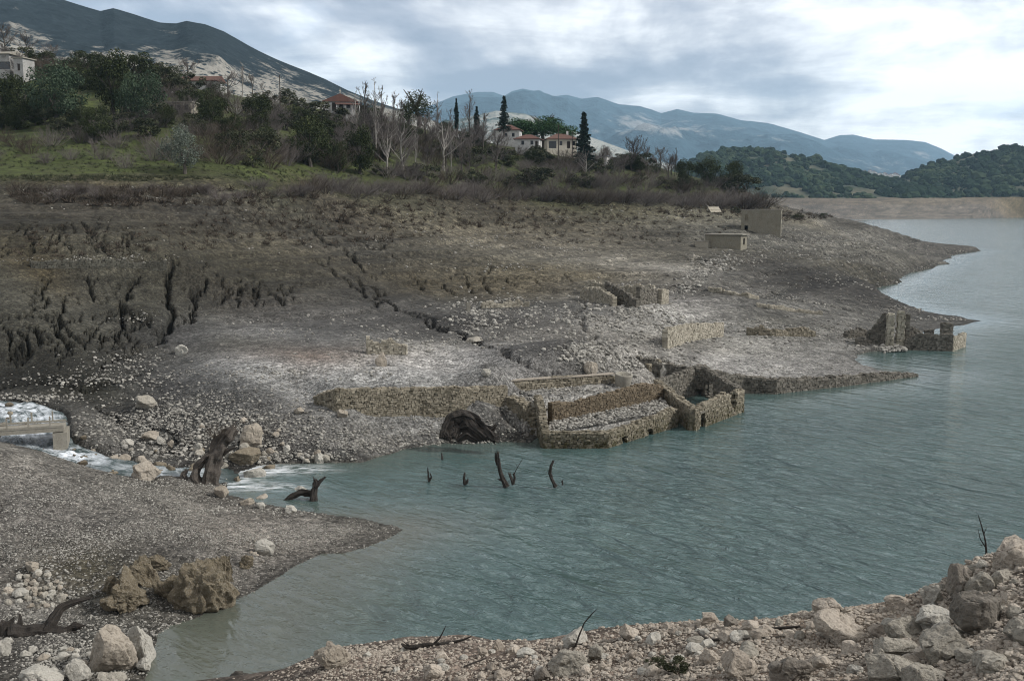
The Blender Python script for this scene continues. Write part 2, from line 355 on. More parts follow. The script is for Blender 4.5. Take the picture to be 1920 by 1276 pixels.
# gravel bank ripples
bank = (sd < 0) * sstep(60, 56, YY) * sstep(32, 36, YY)
Z += bank * 0.05 * np.sin((XX * .55 + YY * 1.0 + 1.2 * fbm2(XX, YY, 7, 3, 31)) * 2.4)
# ------------------------------------------------------------------ stream bed
SC = [((-420,748),3.5,2.0),((-120,757),3.0,2.0),((20,764),2.65,2.0),((62,779),2.4,1.9),((64,800),2.2,1.8),((62,822),1.95,1.8),((100,843),1.6,1.5),((150,858),1.35,1.3),((205,873),1.05,1.3),((270,883),0.8,1.2),
      ((345,885),0.5,1.1),((395,886),0.27,1.4),((432,888),0.06,1.8),((465,890),-0.10,2.0)]
sw = np.array([list(PZ(p[0], p[1], z)) + [w] for p, z, w in SC])
def resamp(P, step):
    s = np.r_[0, np.cumsum(np.hypot(*np.diff(P[:, :2], axis=0).T))]; t = np.arange(0, s[-1], step)
    return np.stack([np.interp(t, s, P[:, k]) for k in range(P.shape[1])], 1)
sr = resamp(sw, 0.5)
for _ in range(6): sr[1:-1] = (sr[:-2] + 2 * sr[1:-1] + sr[2:]) / 4
m = (YY < 85) & (YY > 50) & (XX < 0); idx = np.where(m); xs, ys = XX[idx], YY[idx]
dbest = np.full(len(xs), 1e9); zs = np.zeros(len(xs)); ws = np.ones(len(xs))
for q in sr:
    d = np.hypot(xs - q[0], ys - q[1]); b = d < dbest; dbest[b] = d[b]; zs[b] = q[2]; ws[b] = q[3]
zt = Z[idx]; bedz = zs - 0.45; tt = sstep(ws * 0.8, ws * 0.8 + 1.3, dbest + 0.5 * noise2(xs / 1.3, ys / 1.3, 77))
Z[idx] = np.where(dbest < ws + 3, bedz * (1 - tt) + zt * tt, zt)
bk_ = zs + .14 + .1 * noise2(xs, ys, 78); wb_ = sstep(ws, ws + .6, dbest) * (1 - sstep(ws + 1.5, ws + 4, dbest)) * sstep(.05, .4, zs); zq = Z[idx]
Z[idx] = np.where((zq < bk_) & (dbest < ws + 4), zq * (1 - wb_) + bk_ * wb_, zq)
sdist = np.full(XX.shape, 99.0); sdist[idx] = dbest - ws
# ------------------------------------------------------------------ lake shore
wig = 0.35 * noise2(XX / 1.7, YY / 1.7, 51) * np.minimum(1, YY / 60) + (YY > 300) * 4 * noise2(XX / 40, YY / 25, 52)
s2 = sd + wig * np.where(YY > 56, 1, .6)
wig = .45 * noise2(XX / 4.1, YY / 4.1, 53) * sstep(60, 90, YY) + 1.3 * noise2(XX / 11, YY / 14, 54) * sstep(110, 170, YY); s2 = s2 + wig
land = np.maximum(-s2, 0)
isl = s2 < 0
Z = np.where(isl, np.minimum(np.maximum(Z, 0.03 + 0.03 * np.minimum(land, 6)), 0.03 + land * np.where(YY > 1000, .9, 0.8)), -np.minimum(0.03 + s2 * 0.28, 3.5))
# ------------------------------------------------------------------ gullies
GUL = [  # pixel polylines, width m, depth m
 ([(338,478),(330,500),(318,535),(310,570),(318,605),(300,640),(240,665),(200,690)],1.3,1.5),([(372,505),(378,530),(362,560),(350,590),(318,615)],.8,1.1),
 ([(260,505),(240,545),(222,562),(250,585),(290,605)],.9,1.1),([(200,560),(222,565),(232,600),(245,640)],.7,1.0),([(118,555),(105,590),(112,630),(118,660)],.9,1.3),
 ([(150,500),(165,530),(200,560)],.5,.7),([(85,510),(80,560),(60,580)],.6,.7),([(420,515),(418,545),(428,560)],.6,.8),([(445,510),(452,545),(458,565)],.6,.9),([(480,535),(490,560)],.6,.7),([(510,540),(520,568)],.6,.9),
 ([(540,540),(548,560)],.4,.6),([(40,610),(48,650),(38,680)],.6,.8),([(75,615),(70,650)],.5,.7),([(0,596),(100,594)],.5,.7),([(100,596),(230,600)],.4,.6),([(170,612),(176,640)],.5,.7),([(14,620),(10,655)],.5,.7),
 ([(140,615),(145,660)],.4,.6),([(200,625),(215,660)],.4,.6),([(275,600),(240,620)],.4,.6),
 ([(590,395),(640,430),(700,465),(780,498)],.8,.7),([(560,405),(600,445),(660,480),(700,520)],1.0,1.0),([(590,480),(640,515),(690,545),(700,570)],.8,.7),([(620,400),(680,440)],.7,.7),
 ([(640,500),(690,530),(720,560),(800,595),(900,640),(970,668),(1050,695)],1.0,.65),([(700,545),(740,570),(850,620),(900,640)],.9,.6),([(720,540),(700,575)],.8,.8),
 ([(380,380),(440,400),(520,420)],.7,.6),([(40,420),(60,450),(58,470)],.6,.7),([(100,420),(115,445),(125,465)],.6,.7),([(150,410),(180,440),(195,470)],.7,.9),([(165,420),(200,445)],.6,.7),([(230,430),(245,460)],.5,.6),
 ([(780,530),(800,545)],.6,.7),([(830,525),(850,550)],.6,.8),([(870,520),(890,545)],.7,.8),([(905,518),(925,548)],.6,.8),([(950,515),(965,535)],.5,.6),([(1000,510),(1012,530)],.5,.7),([(1060,508),(1070,530)],.5,.6),([(1120,502),(1130,518)],.4,.5),
 ([(0,730),(60,715),(120,712)],.8,.6),([(130,725),(160,735),(200,728),(290,700)],1.0,1.0),([(180,770),(230,790),(290,800),(330,830),(290,845)],.8,.7),([(350,840),(250,855),(180,850)],.6,.5),
 ([(1180,580),(1300,615)],.5,.3),([(1350,520),(1500,560),(1620,580)],1.0,.5),([(1100,560),(1080,600),(1110,630),(1060,650)],1.0,.4),([(1460,455),(1560,470),(1640,480)],1.6,.6),([(1300,480),(1380,500),(1480,510)],1.3,.6),
]
rg = np.random.RandomState(4)
for q in range(30):                                  # short rills on the left scarps
    k = rg.randint(3); row = [(515, 570), (610, 680), (410, 470)][k]; px = rg.uniform(0, [540, 270, 260][k]); y0 = rg.uniform(row[0], row[1] - 22); s = rg.uniform(-12, 12)
    GUL.append(([(px, y0), (px + s * .5 + rg.uniform(-5, 5), y0 + 12), (px + s, y0 + rg.uniform(18, 42))], rg.uniform(.25, .5), rg.uniform(.3, .6)))
for line, w_, dp_ in list(GUL[:24]) + list(GUL[32:38]):     # branching tributaries
    for q in range(4):
        i = rg.randint(len(line) - 1); t = rg.uniform(); x = line[i][0] * (1 - t) + line[i + 1][0] * t; y = line[i][1] * (1 - t) + line[i + 1][1] * t; s = rg.choice([-1, 1]); l = rg.uniform(12, 34); br_ = [(x, y)]
        for k in range(3): x += s * l * rg.uniform(.1, .35); y -= l * rg.uniform(.2, .4); br_.append((x, y))
        GUL.append((br_[::-1], rg.uniform(.22, .42), rg.uniform(.3, .6)))
dark = np.zeros(XX.shape)
for line, w, dep in GUL:
    P3 = pick_on(zb, [p[0] for p in line], [p[1] for p in line]); P3 = P3[~np.isnan(P3[:, 0])]
    if len(P3) < 2: continue
    x0, x1, y0, y1 = P3[:, 0].min() - 4, P3[:, 0].max() + 4, P3[:, 1].min() - 4, P3[:, 1].max() + 4
    r0, r1 = np.searchsorted(LG, [math.log(y0), math.log(y1)]); sl_ = (slice(r0, r1 + 1), slice(None))
    xs, ys = XX[sl_], YY[sl_]; wx = xs + 0.6 * fbm2(xs, ys, 2.6, 4, 88, .6); wy = ys + 0.9 * fbm2(xs + 50, ys, 2.6, 3, 89)
    best = np.full(xs.shape, 1e9); tb = np.zeros(xs.shape); n = len(P3) - 1
    for i in range(n):
        ax, ay = P3[i, :2]; bx, by = P3[i + 1, :2]; ex, ey = bx - ax, by - ay
        t = np.clip(((wx - ax) * ex + (wy - ay) * ey) / (ex * ex + ey * ey + 1e-9), 0, 1); d = np.hypot(wx - ax - t * ex, wy - ay - t * ey)
        b = d < best; best[b] = d[b]; tb[b] = ((i + t) / n)[b]
    taper = np.minimum(1, np.minimum(tb, 1 - tb) * 6 + .35); w = w * .85; prof = 1 - sstep(0.10 * w * taper, 0.42 * w * taper, best)
    Z[sl_] -= dep * prof * taper; dark[sl_] = np.maximum(dark[sl_], prof * taper)
# ------------------------------------------------------------------ soils: measured colours of the ground, spread between the samples
CL = [(0,320,62,68,40),(150,300,66,76,40),(300,322,62,66,42),(60,265,62,70,40),(450,330,66,70,46),(620,325,66,72,42),(0,360,78,74,60),(200,350,88,82,66),(400,350,88,84,68),(600,360,86,80,64),(150,200,52,54,38),(400,220,64,60,46),
 (0,400,64,60,50),(200,400,66,62,52),(400,400,60,57,50),(600,400,74,68,55),(100,440,72,68,54),(300,440,74,70,56),(500,440,80,75,60),(0,500,72,69,56),(150,520,70,67,56),(300,520,72,69,57),(450,505,74,70,55),(450,550,66,62,54),(80,500,70,62,42),
 (0,570,70,68,58),(150,580,71,69,59),(300,580,72,70,60),(0,650,66,64,55),(150,650,68,66,56),(280,650,66,64,58),(0,700,50,49,43),(150,700,54,53,46),(200,735,56,55,46),(350,640,82,81,79),(350,610,84,83,80),(500,620,112,111,108),
 (400,680,116,115,112),(600,640,124,122,118),(500,690,138,137,133),(650,700,142,141,137),(800,700,146,145,141),(580,670,124,110,99),(720,650,128,124,116),(850,670,136,134,130),(950,690,124,122,118),(430,640,100,98,90),
 (300,725,84,83,80),(400,760,86,85,82),(500,760,92,91,88),(550,800,98,96,92),(700,800,108,106,101),(850,800,84,82,78),(950,780,90,88,83),(300,820,78,77,72),(250,780,70,69,65),(650,840,96,94,90),(200,800,96,94,88),
 (600,450,68,64,54),(750,430,90,84,68),(900,430,96,89,72),(1050,430,92,86,70),(1200,430,90,85,72),(700,480,72,69,60),(850,480,96,91,76),(1000,480,110,105,90),(1150,480,120,115,102),(1300,480,96,92,80),(1000,395,78,72,54),(1200,395,88,83,62),(1350,400,96,92,74),
 (800,530,90,82,62),(950,525,94,86,66),(1100,515,98,90,70),(700,540,66,63,56),(850,570,88,86,80),(1000,570,86,84,78),(700,600,96,94,90),(850,620,78,76,72),(1000,600,104,101,96),(1000,640,92,90,87),(1150,560,130,127,119),(1150,610,116,113,106),
 (1100,660,104,102,97),(1050,690,100,98,94),(1200,640,116,112,104),(1200,690,124,121,114),(1300,560,112,109,104),(1250,590,142,140,134),(1400,560,106,104,98),(1300,640,118,115,107),(1350,670,134,132,127),(1450,660,116,114,108),(1550,680,120,118,113),
 (1450,600,92,90,82),(1550,600,100,98,92),(1550,640,118,116,110),(1650,590,88,86,80),(1780,600,84,82,77),(1400,520,80,77,70),(1450,490,66,63,57),(1550,500,74,71,62),(1600,540,66,63,58),(1300,510,118,115,107),(1350,440,98,96,86),(1500,440,106,103,94),
 (1600,440,110,107,98),(1650,470,96,93,83),(1750,470,90,87,80),(1650,500,80,76,64),(1500,410,104,98,82),(1600,425,92,89,80),
 (1500,378,106,98,86),(1600,385,110,102,90),(1700,385,118,110,96),(1850,385,118,109,96),(1700,400,120,112,98),(1900,400,110,102,90),(1600,400,118,112,100),(1920,372,104,94,72),(2300,390,120,108,92),
 (900,340,58,54,40),(1050,340,64,64,42),(1200,330,56,54,38),(750,330,58,55,44),(900,300,56,58,36),(1050,300,62,66,40),(700,260,54,52,40),(1350,365,64,58,48),(1000,360,82,84,52),
 (0,880,98,95,90),(150,920,100,97,92),(300,950,106,103,97),(450,970,108,104,98),(600,980,104,101,95),(700,985,96,94,88),(100,980,92,89,85),(300,1010,98,95,90),(450,1010,112,107,100),(560,1010,112,108,102),(0,1045,92,89,84),(150,1060,72,68,56),(80,1085,96,92,84),(350,1040,94,91,86),
 (500,1070,100,97,92),(100,1150,92,90,86),(250,1150,84,82,76),(50,1250,78,76,72),(200,1276,84,82,76),(450,1100,96,93,88),
 (500,1276,128,114,102),(700,1240,138,122,109),(900,1240,140,124,110),(1100,1230,140,123,108),(1300,1200,148,130,113),(1500,1200,146,128,110),(1700,1160,140,126,110),(1850,1100,134,122,108),(1900,1276,126,114,102),(1500,1276,140,124,108),(1200,1276,142,125,110)]
def lin(c): c = np.asarray(c, float) / 255; return np.where(c <= .04045, c / 12.92, ((c + .055) / 1.055) ** 2.4)
LIGHT = np.array([1.26, 1.28, 1.30])
cpix = np.array([c[:2] for c in CL], float); cp3 = pick_on(zb, cpix[:, 0], cpix[:, 1]); ok = ~np.isnan(cp3[:, 0])
cl = np.c_[cp3[ok, 0] / cp3[ok, 1], np.log(cp3[ok, 1])]; cval = lin(np.array([c[2:] for c in CL])[ok]) / LIGHT
C = upsample(rbf_grid(cl, cval, 0.012, 350, 260), NR, NC); C = np.clip(C * np.where(YY > 62, 1.07, 1.0)[..., None], 0.02, 0.6)
var = 1 + 0.22 * fbm2(XX, YY, 9, 4, 61) + 0.12 * fbm2(XX, YY, 1.3, 3, 62)
# wet dark rim along the water and the stream, soil darker in the gullies
wet = np.maximum(np.exp(-np.maximum(-s2, 0) / (0.35 + 0.004 * YY)), np.exp(-np.maximum(sdist, 0) / 0.8)) * (YY < 600)
var *= 1 + 0.20 * noise2(XX / 22, Z * 2.1, 63) + 0.14 * noise2(XX / 9, Z * 5.5 + XX / 30, 64) + .10 * noise2(XX / 60, Z * 1.1, 65)
C = C * (var * (1 - 0.5 * wet) * (1 - 0.5 * dark))[..., None]
under = s2 > 0
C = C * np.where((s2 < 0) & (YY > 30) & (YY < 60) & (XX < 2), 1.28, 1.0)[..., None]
fgm = (YY < 27)[..., None]; C = np.where(fgm, (C * .85 + C.mean(-1, keepdims=True) * .15) * .72, np.where((YY > 62)[..., None] & (zb < 20)[..., None], C * .75 + C.mean(-1, keepdims=True) * .25, C))  # foreground soil darkened: shade of the gaps between boulders put into its colour
C[under] = np.array([.09, .085, .07])
grass = sstep(20.5, 22.5, zb + 0.8 * fbm2(XX, YY, 14, 3, 71)) * (YY < 700)
stony = sstep(0.055, 0.2, C.mean(-1))
V = np.stack([XX, YY, Z], -1).reshape(-1, 3)
Gi = lambda A, x, y: None
def sample(A, x, y):
    x = np.asarray(x, float); y = np.maximum(np.asarray(y, float), 3.01)
    c = np.clip((x / y - UG[0]) / (UG[1] - UG[0]), 0, NC - 1.001); r = np.clip((np.log(y) - LG[0]) / (LG[1] - LG[0]), 0, NR - 1.001)
    c0 = c.astype(int); r0 = r.astype(int); fc = c - c0; fr = r - r0
    return (A[r0, c0] * (1 - fr) + A[r0 + 1, c0] * fr) * (1 - fc) + (A[r0, c0 + 1] * (1 - fr) + A[r0 + 1, c0 + 1] * fr) * fc
def gz(x, y): return sample(Z, x, y)
def pick(px, py): return pick_on(Z, px, py)
# ground material
def mat(name):
    m = bpy.data.materials.new(name); m.use_nodes = True; T = NT(m.node_tree); T.n.clear()
    T.out = T.new('ShaderNodeOutputMaterial'); T.pos = T.new('ShaderNodeNewGeometry').outputs['Position']; T.obj = T.new('ShaderNodeTexCoord').outputs['Object']
    return m, T
def finish(T, color, rough=0.9, bump=None, dist=0.05, strength=1.0, spec=0.3, extra=None):
    ins = {'Base Color': color if isinstance(color, bpy.types.NodeSocket) else tuple(color)[:3] + (1,), 'Roughness': rough, 'Specular IOR Level': spec}
    if bump is not None: ins['Normal'] = T.new('ShaderNodeBump', {'Height': bump, 'Distance': dist, 'Strength': strength}).outputs[0]
    ins.update(extra or {})
    b = T.new('ShaderNodeBsdfPrincipled', ins); T.l.new(b.outputs[0], T.out.inputs[0]); return b
mg, T = mat('earth_and_gravel')
ca = T.new('ShaderNodeAttribute', attribute_name='soil').outputs['Color']
ga = T.new('ShaderNodeAttribute', attribute_name='grass').outputs['Fac']; sa = T.new('ShaderNodeAttribute', attribute_name='stony').outputs['Fac']
fa = T.new('ShaderNodeAttribute', attribute_name='farness').outputs['Fac']
def vor(sc, feat='F1'): return T.new('ShaderNodeTexVoronoi', {'Vector': T.pos, 'Scale': sc}, feature=feat)
vA, vB, vC = vor(9), vor(3.2), vor(1.15)
def mono(v): return T.new('ShaderNodeSeparateColor', {0: v.outputs['Color']}).outputs[0]
def speck(v, lo, hi): return T.mapr(mono(v), lo, hi)
def speckmix(a, b, c): return T.math('ADD', T.math('MULTIPLY', T.math('SUBTRACT', 1.0, fa), a), T.math('MULTIPLY', fa, b))
cellA = T.math('POWER', mono(vA), 2.0); cellB = T.math('POWER', mono(vB), 2.2); cellC = T.math('POWER', mono(vC), 2.6)
stones = speckmix(T.math('ADD', T.math('MULTIPLY', cellA, 0.9), T.math('MULTIPLY', cellB, 0.6)), T.math('ADD', T.math('MULTIPLY', cellB, 0.9), T.math('MULTIPLY', cellC, 0.6)), None)
fac = T.math('ADD', 0.40, T.math('MULTIPLY', stones, T.math('ADD', 0.95, T.math('MULTIPLY', sa, 0.42))))
nz = T.noise(T.pos, 0.6, 8, 0.68); fac = T.math('MULTIPLY', fac, T.mapr(nz, 0.3, 0.7, 0.60, 1.36))
nf = T.noise(T.pos, 5.0, 4, 0.7); fac = T.math('MULTIPLY', fac, T.mapr(nf, 0.3, 0.7, 0.65, 1.30))
c0 = T.new('ShaderNodeVectorMath', {0: ca, 'Scale': fac}, operation='SCALE').outputs[0]
gn = T.noise(T.pos, 0.45, 6, 0.65); gcol = T.ramp(gn, [(0.35, (.040, .038, .021)), (0.5, (.052, .064, .021)), (0.66, (.080, .098, .030))])
c1 = T.mix(T.math('MULTIPLY', ga, T.mapr(T.noise(T.pos, 0.12, 5, 0.7), 0.38, 0.55, 0.35, 1.0)), c0, gcol)
bh = T.math('ADD', T.math('MULTIPLY', T.math('SUBTRACT', 0.6, vA.outputs['Distance']), 0.035), T.math('ADD', T.math('MULTIPLY', T.math('SUBTRACT', 0.6, vB.outputs['Distance']), 0.09), T.math('ADD', T.math('MULTIPLY', nf, 0.08), T.math('MULTIPLY', nz, 0.45))))
finish(T, c1, 0.95, bh, 1.0, 0.9, 0.15)
far = sstep(90, 160, YY)
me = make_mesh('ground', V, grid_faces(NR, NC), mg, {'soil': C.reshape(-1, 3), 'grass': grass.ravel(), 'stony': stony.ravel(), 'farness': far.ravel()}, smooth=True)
ground = tag(link('ground', me), kind='structure')
print('terrain', V.shape)
# ------------------------------------------------------------------ water
wu = np.linspace(-0.42, 1.3, 420); wl = np.linspace(math.log(26), math.log(2300), 600)
WU, WL = np.meshgrid(wu, wl); wy = np.exp(WL); wx = WU * wy
wsd = poly_dist(wx, wy, LK).reshape(wx.shape)
shal = np.exp(-np.maximum(wsd, 0) / 1.6) * (wy < 120)
# turbid plume where the stream enters and in the near bay
def blob(px, py, rx, ry):
    c = PZ(px, py, 0); return np.exp(-(((wx - c[0]) / rx) ** 2 + ((wy - c[1]) / ry) ** 2))
turb = np.clip(0.95 * blob(420, 1200, 5.5, 5.5) + 0.7 * blob(640, 1060, 4, 6) + .5 * blob(780, 985, 5, 4) + 0.6 * shal, 0, 1)
foamw = np.clip(1.3 * blob(530, 880, 2.6, 1.0) + 1.3 * blob(470, 912, 2.8, .7) + 1.3 * blob(440, 892, 1.8, 1.6) + 1.0 * blob(480, 878, 2.0, .8), 0, 1)
mw, T = mat('lake_water')
tu = T.new('ShaderNodeAttribute', attribute_name='turbid').outputs['Fac']; fo = T.new('ShaderNodeAttribute', attribute_name='foam').outputs['Fac']; cal = T.new('ShaderNodeAttribute', attribute_name='calm').outputs['Fac']
def rot(a, sx, sy):
    r_ = T.new('ShaderNodeMapping', {'Vector': T.pos, 'Rotation': (0, 0, R(a))}).outputs[0]; return T.new('ShaderNodeMapping', {'Vector': r_, 'Scale': (sx, sy, 1)}).outputs[0]
w1 = T.noise(rot(52, .16, .52), 1.0, 3, 0.5, 0.5); w2 = T.noise(rot(36, .75, 1.6), 1.0, 4, 0.6, 0.5); w3 = T.noise(rot(18, 2.6, 4.4), 1.0, 3, 0.6, 0.4); w0 = T.noise(rot(60, .035, .15), 1.0, 3, 0.5, .5)
hgt = T.math('ADD', T.math('MULTIPLY', w1, 1.7), T.math('ADD', T.math('MULTIPLY', w2, 0.62), T.math('ADD', T.math('MULTIPLY', w3, 0.07), T.math('MULTIPLY', w0, 1.2))))
bn = T.noise(rot(-20, .02, .06), 1.0, 4, 0.6, .5)
colr = T.mix(tu, T.mix(T.mapr(bn, .35, .65), (0.047, 0.083, 0.081), (0.064, 0.107, 0.103)), (0.080, 0.088, 0.070))
fm = T.math('MULTIPLY', fo, T.mapr(T.noise(rot(-8, .7, 2.2), 1.0, 6, 0.7), 0.42, 0.6))
colr = T.mix(fm, colr, (0.75, 0.78, 0.8))
finish(T, colr, 0.10, hgt, 1.0, T.math('MULTIPLY', cal, 0.85), 0.5, {'IOR': 1.5})
cut = (wsd > -4) | (wy > 200)
Fw = grid_faces(600, 420); keep = cut.ravel()[Fw].all(1); Fw = Fw[keep]
calm = (0.25 + 0.75 * sstep(0, 14, wsd)) * (1 - .72 * sstep(55, 190, wy))
me = make_mesh('lake_water', np.stack([wx, wy, 0 * wx], -1).reshape(-1, 3), Fw, mw, {'turbid': turb.ravel(), 'foam': foamw.ravel(), 'calm': calm.ravel()}, smooth=True)
tag(link('lake_water', me), kind='structure')
# stream
mst, T = mat('rushing_water')
fo = T.new('ShaderNodeAttribute', attribute_name='foam').outputs['Fac']; al = T.new('ShaderNodeUVMap').outputs[0] if False else None
uvx = T.new('ShaderNodeAttribute', attribute_name='flow').outputs['Color']
fl = T.new('ShaderNodeMapping', {'Vector': uvx, 'Scale': (0.45, 3.0, 1)}).outputs[0]
fn = T.noise(fl, 1.0, 7, 0.7, 0.8); fn2 = T.noise(T.pos, 1.1, 4, .6, .5)
ff = T.math('MULTIPLY', fo, T.mapr(T.math('ADD', T.math('MULTIPLY', fn, .6), T.math('MULTIPLY', fn2, .8)), 0.60, 0.84), None, True)
finish(T, T.mix(ff, (0.035, 0.055, 0.052), (0.80, 0.84, 0.88)), T.math('ADD', 0.15, T.math('MULTIPLY', ff, 0.5)), fn, 0.25, 0.8, 0.5)
k = len(sr); tan = np.gradient(sr[:, :2], axis=0); tan /= np.linalg.norm(tan, axis=1)[:, None]; nrm = np.c_[-tan[:, 1], tan[:, 0]]
fine = resamp(sr, 0.14); kk = len(fine); tan = np.gradient(fine[:, :2], axis=0); tan /= np.linalg.norm(tan, axis=1)[:, None]; nrm = np.c_[-tan[:, 1], tan[:, 0]]
ww = np.linspace(-1, 1, 44); SX = fine[:, None, 0] + nrm[:, None, 0] * ww * (fine[:, None, 3] + 0.5); SY = fine[:, None, 1] + nrm[:, None, 1] * ww * (fine[:, None, 3] + 0.5)
fade = np.clip(fine[:, 2] / 0.35, 0, 1)[:, None]
arc = np.arange(kk)[:, None] * 0.14 + 0 * ww
SZ = fine[:, None, 2] + 0.012 - .30 * np.abs(ww)[None] ** 6 + fade * (0.11 * fbm2(arc * .5, ww[None] * 3 + 0 * arc, 1.0, 3, 5) + 0.07 * fbm2(SX, SY, .45, 3, 6))
foam = np.clip(fade * 1.0 + 0.15, 0, 1) * (1 - 0.9 * np.abs(ww)[None] ** 2) * sstep(0, 4, (kk - np.arange(kk))[:, None] * .14) * (0.75 + .45 * noise2(arc / 3.2, arc * 0, 5)) + 0 * SX
flow = np.stack([arc, ww[None] * 2.4 + 0 * arc, 0 * arc], -1)
me = make_mesh('stream', np.stack([SX, SY, SZ], -1).reshape(-1, 3), grid_faces(kk, 44), mst, {'foam': foam.ravel(), 'flow': flow.reshape(-1, 3)}, smooth=True)
tag(link('stream_water', me), kind='structure')
# ------------------------------------------------------------------ mountains
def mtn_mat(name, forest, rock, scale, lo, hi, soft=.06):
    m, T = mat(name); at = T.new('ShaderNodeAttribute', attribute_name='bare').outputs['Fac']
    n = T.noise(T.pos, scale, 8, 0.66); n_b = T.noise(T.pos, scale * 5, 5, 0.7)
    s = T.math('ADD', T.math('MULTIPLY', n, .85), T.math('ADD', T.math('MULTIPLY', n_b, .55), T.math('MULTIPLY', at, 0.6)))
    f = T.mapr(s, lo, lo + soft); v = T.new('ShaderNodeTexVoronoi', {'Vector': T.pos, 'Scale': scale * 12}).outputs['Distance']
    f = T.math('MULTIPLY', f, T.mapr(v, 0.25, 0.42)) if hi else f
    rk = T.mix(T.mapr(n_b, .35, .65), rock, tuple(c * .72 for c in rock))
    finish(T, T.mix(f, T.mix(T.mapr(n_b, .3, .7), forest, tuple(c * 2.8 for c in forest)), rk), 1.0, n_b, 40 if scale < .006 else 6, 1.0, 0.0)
    return m
def mountain(name, ridge, Yc, Yf, zf, amp, lam, m, bare_fn, nr=110, nc=420, back=0.5, pw=1.0, seed=1, sil=1.0, pyz=None):
    rd = np.array(ridge, float); px = np.linspace(rd[0, 0], rd[-1, 0], nc); py = np.interp(px, rd[:, 0], rd[:, 1])
    Ycr = np.full(nc, Yc, float) if np.isscalar(Yc) else np.interp(px, rd[:, 0], Yc)
    a, b, c = ray(px, py); xc = a / b * Ycr; zc_ = CAMZ + c / b * Ycr
    t = np.r_[np.linspace(0, 1, nr), 1 + np.linspace(0.05, 1, 14) * back]
    Yt = Yf + (Ycr[None] - Yf) * t[:, None]; X = (a / b)[None] * Yt; tt = np.minimum(t, 1)[:, None]; bk = np.maximum(t - 1, 0)[:, None]
    base_ = zf + (zc_[None] - zf) * tt ** pw - bk * (zc_[None] - zf) / back
    nz = 0; A = 1
    for o in range(6):
        q = lam / 2.1 ** o; nz = nz + A * (1 - 2 * np.abs(noise2(X / q, Yt / q, seed + o)) if o < 3 else noise2(X / q, Yt / q, seed + o)); A *= .48
    env = np.minimum(1, np.minimum(tt * 3, (1 - tt) * 1.25 + 0.06 * sil)); env = np.where(bk > 0, .07 * sil, env)
    hs = np.clip((zc_[None] - zf) / max(zc_.max() - zf, 1), 0.05, 1)
    Zm = base_ + amp * nz * env * hs
    px2, py2 = proj(X, Yt, Zm); bare = bare_fn(px2, py2, tt)
    me = make_mesh(name, np.stack([X, Yt, Zm], -1).reshape(-1, 3), grid_faces(len(t), nc), m, {'bare': bare.ravel()}, smooth=True)
    return tag(link(name, me), kind='structure'), (X, Yt, Zm)
g2 = lambda x, y, cx, cy, sx, sy: np.exp(-((x - cx) / sx) ** 2 - ((y - cy) / sy) ** 2)
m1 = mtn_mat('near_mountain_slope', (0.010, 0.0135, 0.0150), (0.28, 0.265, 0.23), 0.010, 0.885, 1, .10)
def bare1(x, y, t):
    # scree starts below a line running down right; its sunlit cream is painted in
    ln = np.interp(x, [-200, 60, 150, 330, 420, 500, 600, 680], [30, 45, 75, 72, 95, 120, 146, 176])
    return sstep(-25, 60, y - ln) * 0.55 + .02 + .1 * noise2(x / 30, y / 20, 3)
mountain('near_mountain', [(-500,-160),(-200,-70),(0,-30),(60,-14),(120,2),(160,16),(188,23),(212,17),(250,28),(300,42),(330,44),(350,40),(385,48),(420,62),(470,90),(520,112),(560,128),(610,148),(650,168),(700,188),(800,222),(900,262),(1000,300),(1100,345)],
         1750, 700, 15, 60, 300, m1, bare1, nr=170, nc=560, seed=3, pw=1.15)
m2 = mtn_mat('far_mountain_slope', (0.020, 0.036, 0.046), (0.30, 0.30, 0.29), 0.0021, 0.97, 0, .12)  # forest colour tinted blue, distance haze put into the slope itself
def bare2(x, y, t): return 0.10 + 0.35 * g2(x, y, 1010, 176, 70, 12) + .36 * g2(x, y, 1260, 240, 110, 22) + .35 * g2(x, y, 1180, 225, 60, 30) + .3 * g2(x, y, 1680, 300, 120, 30) + .25 * g2(x, y, 1400, 260, 120, 20)
mountain('far_mountain', [(500,262),(640,240),(760,214),(810,197),(850,181),(895,174),(925,174),(945,181),(960,172),(980,167),(1000,171),(1012,170),(1035,182),(1062,179),(1090,186),(1120,183),(1160,196),(1200,199),(1240,213),(1270,206),(1300,213),(1345,214),(1390,226),(1440,231),(1500,248),(1545,263),(1600,285),(1700,320),(1800,350)],
         11000, 5200, 10, 270, 1400, m2, bare2, nr=150, nc=620, seed=8, pw=1.0, sil=.5)
mountain('far_mountain', [(1380,262),(1440,275),(1545,263),(1575,254),(1600,253),(1640,262),(1700,263),(1735,267),(1765,279),(1800,297),(1860,322),(1960,352)],
         12200, 6500, 10, 140, 1400, m2, bare2, nr=130, nc=420, seed=15, pw=1.0, sil=.4)
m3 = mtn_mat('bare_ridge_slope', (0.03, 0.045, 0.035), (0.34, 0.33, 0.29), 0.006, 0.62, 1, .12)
mountain('pale_ridge', [(600,232),(700,236),(780,238),(850,228),(930,208),(985,214),(1050,238),(1120,262),(1200,290),(1300,322),(1380,345),(1450,372)],
         4600, 2700, 10, 80, 600, m3, lambda x, y, t: .1 + 0 * x + .22 * noise2(x / 50, y / 20, 4), nr=90, nc=380, seed=22, sil=.7)
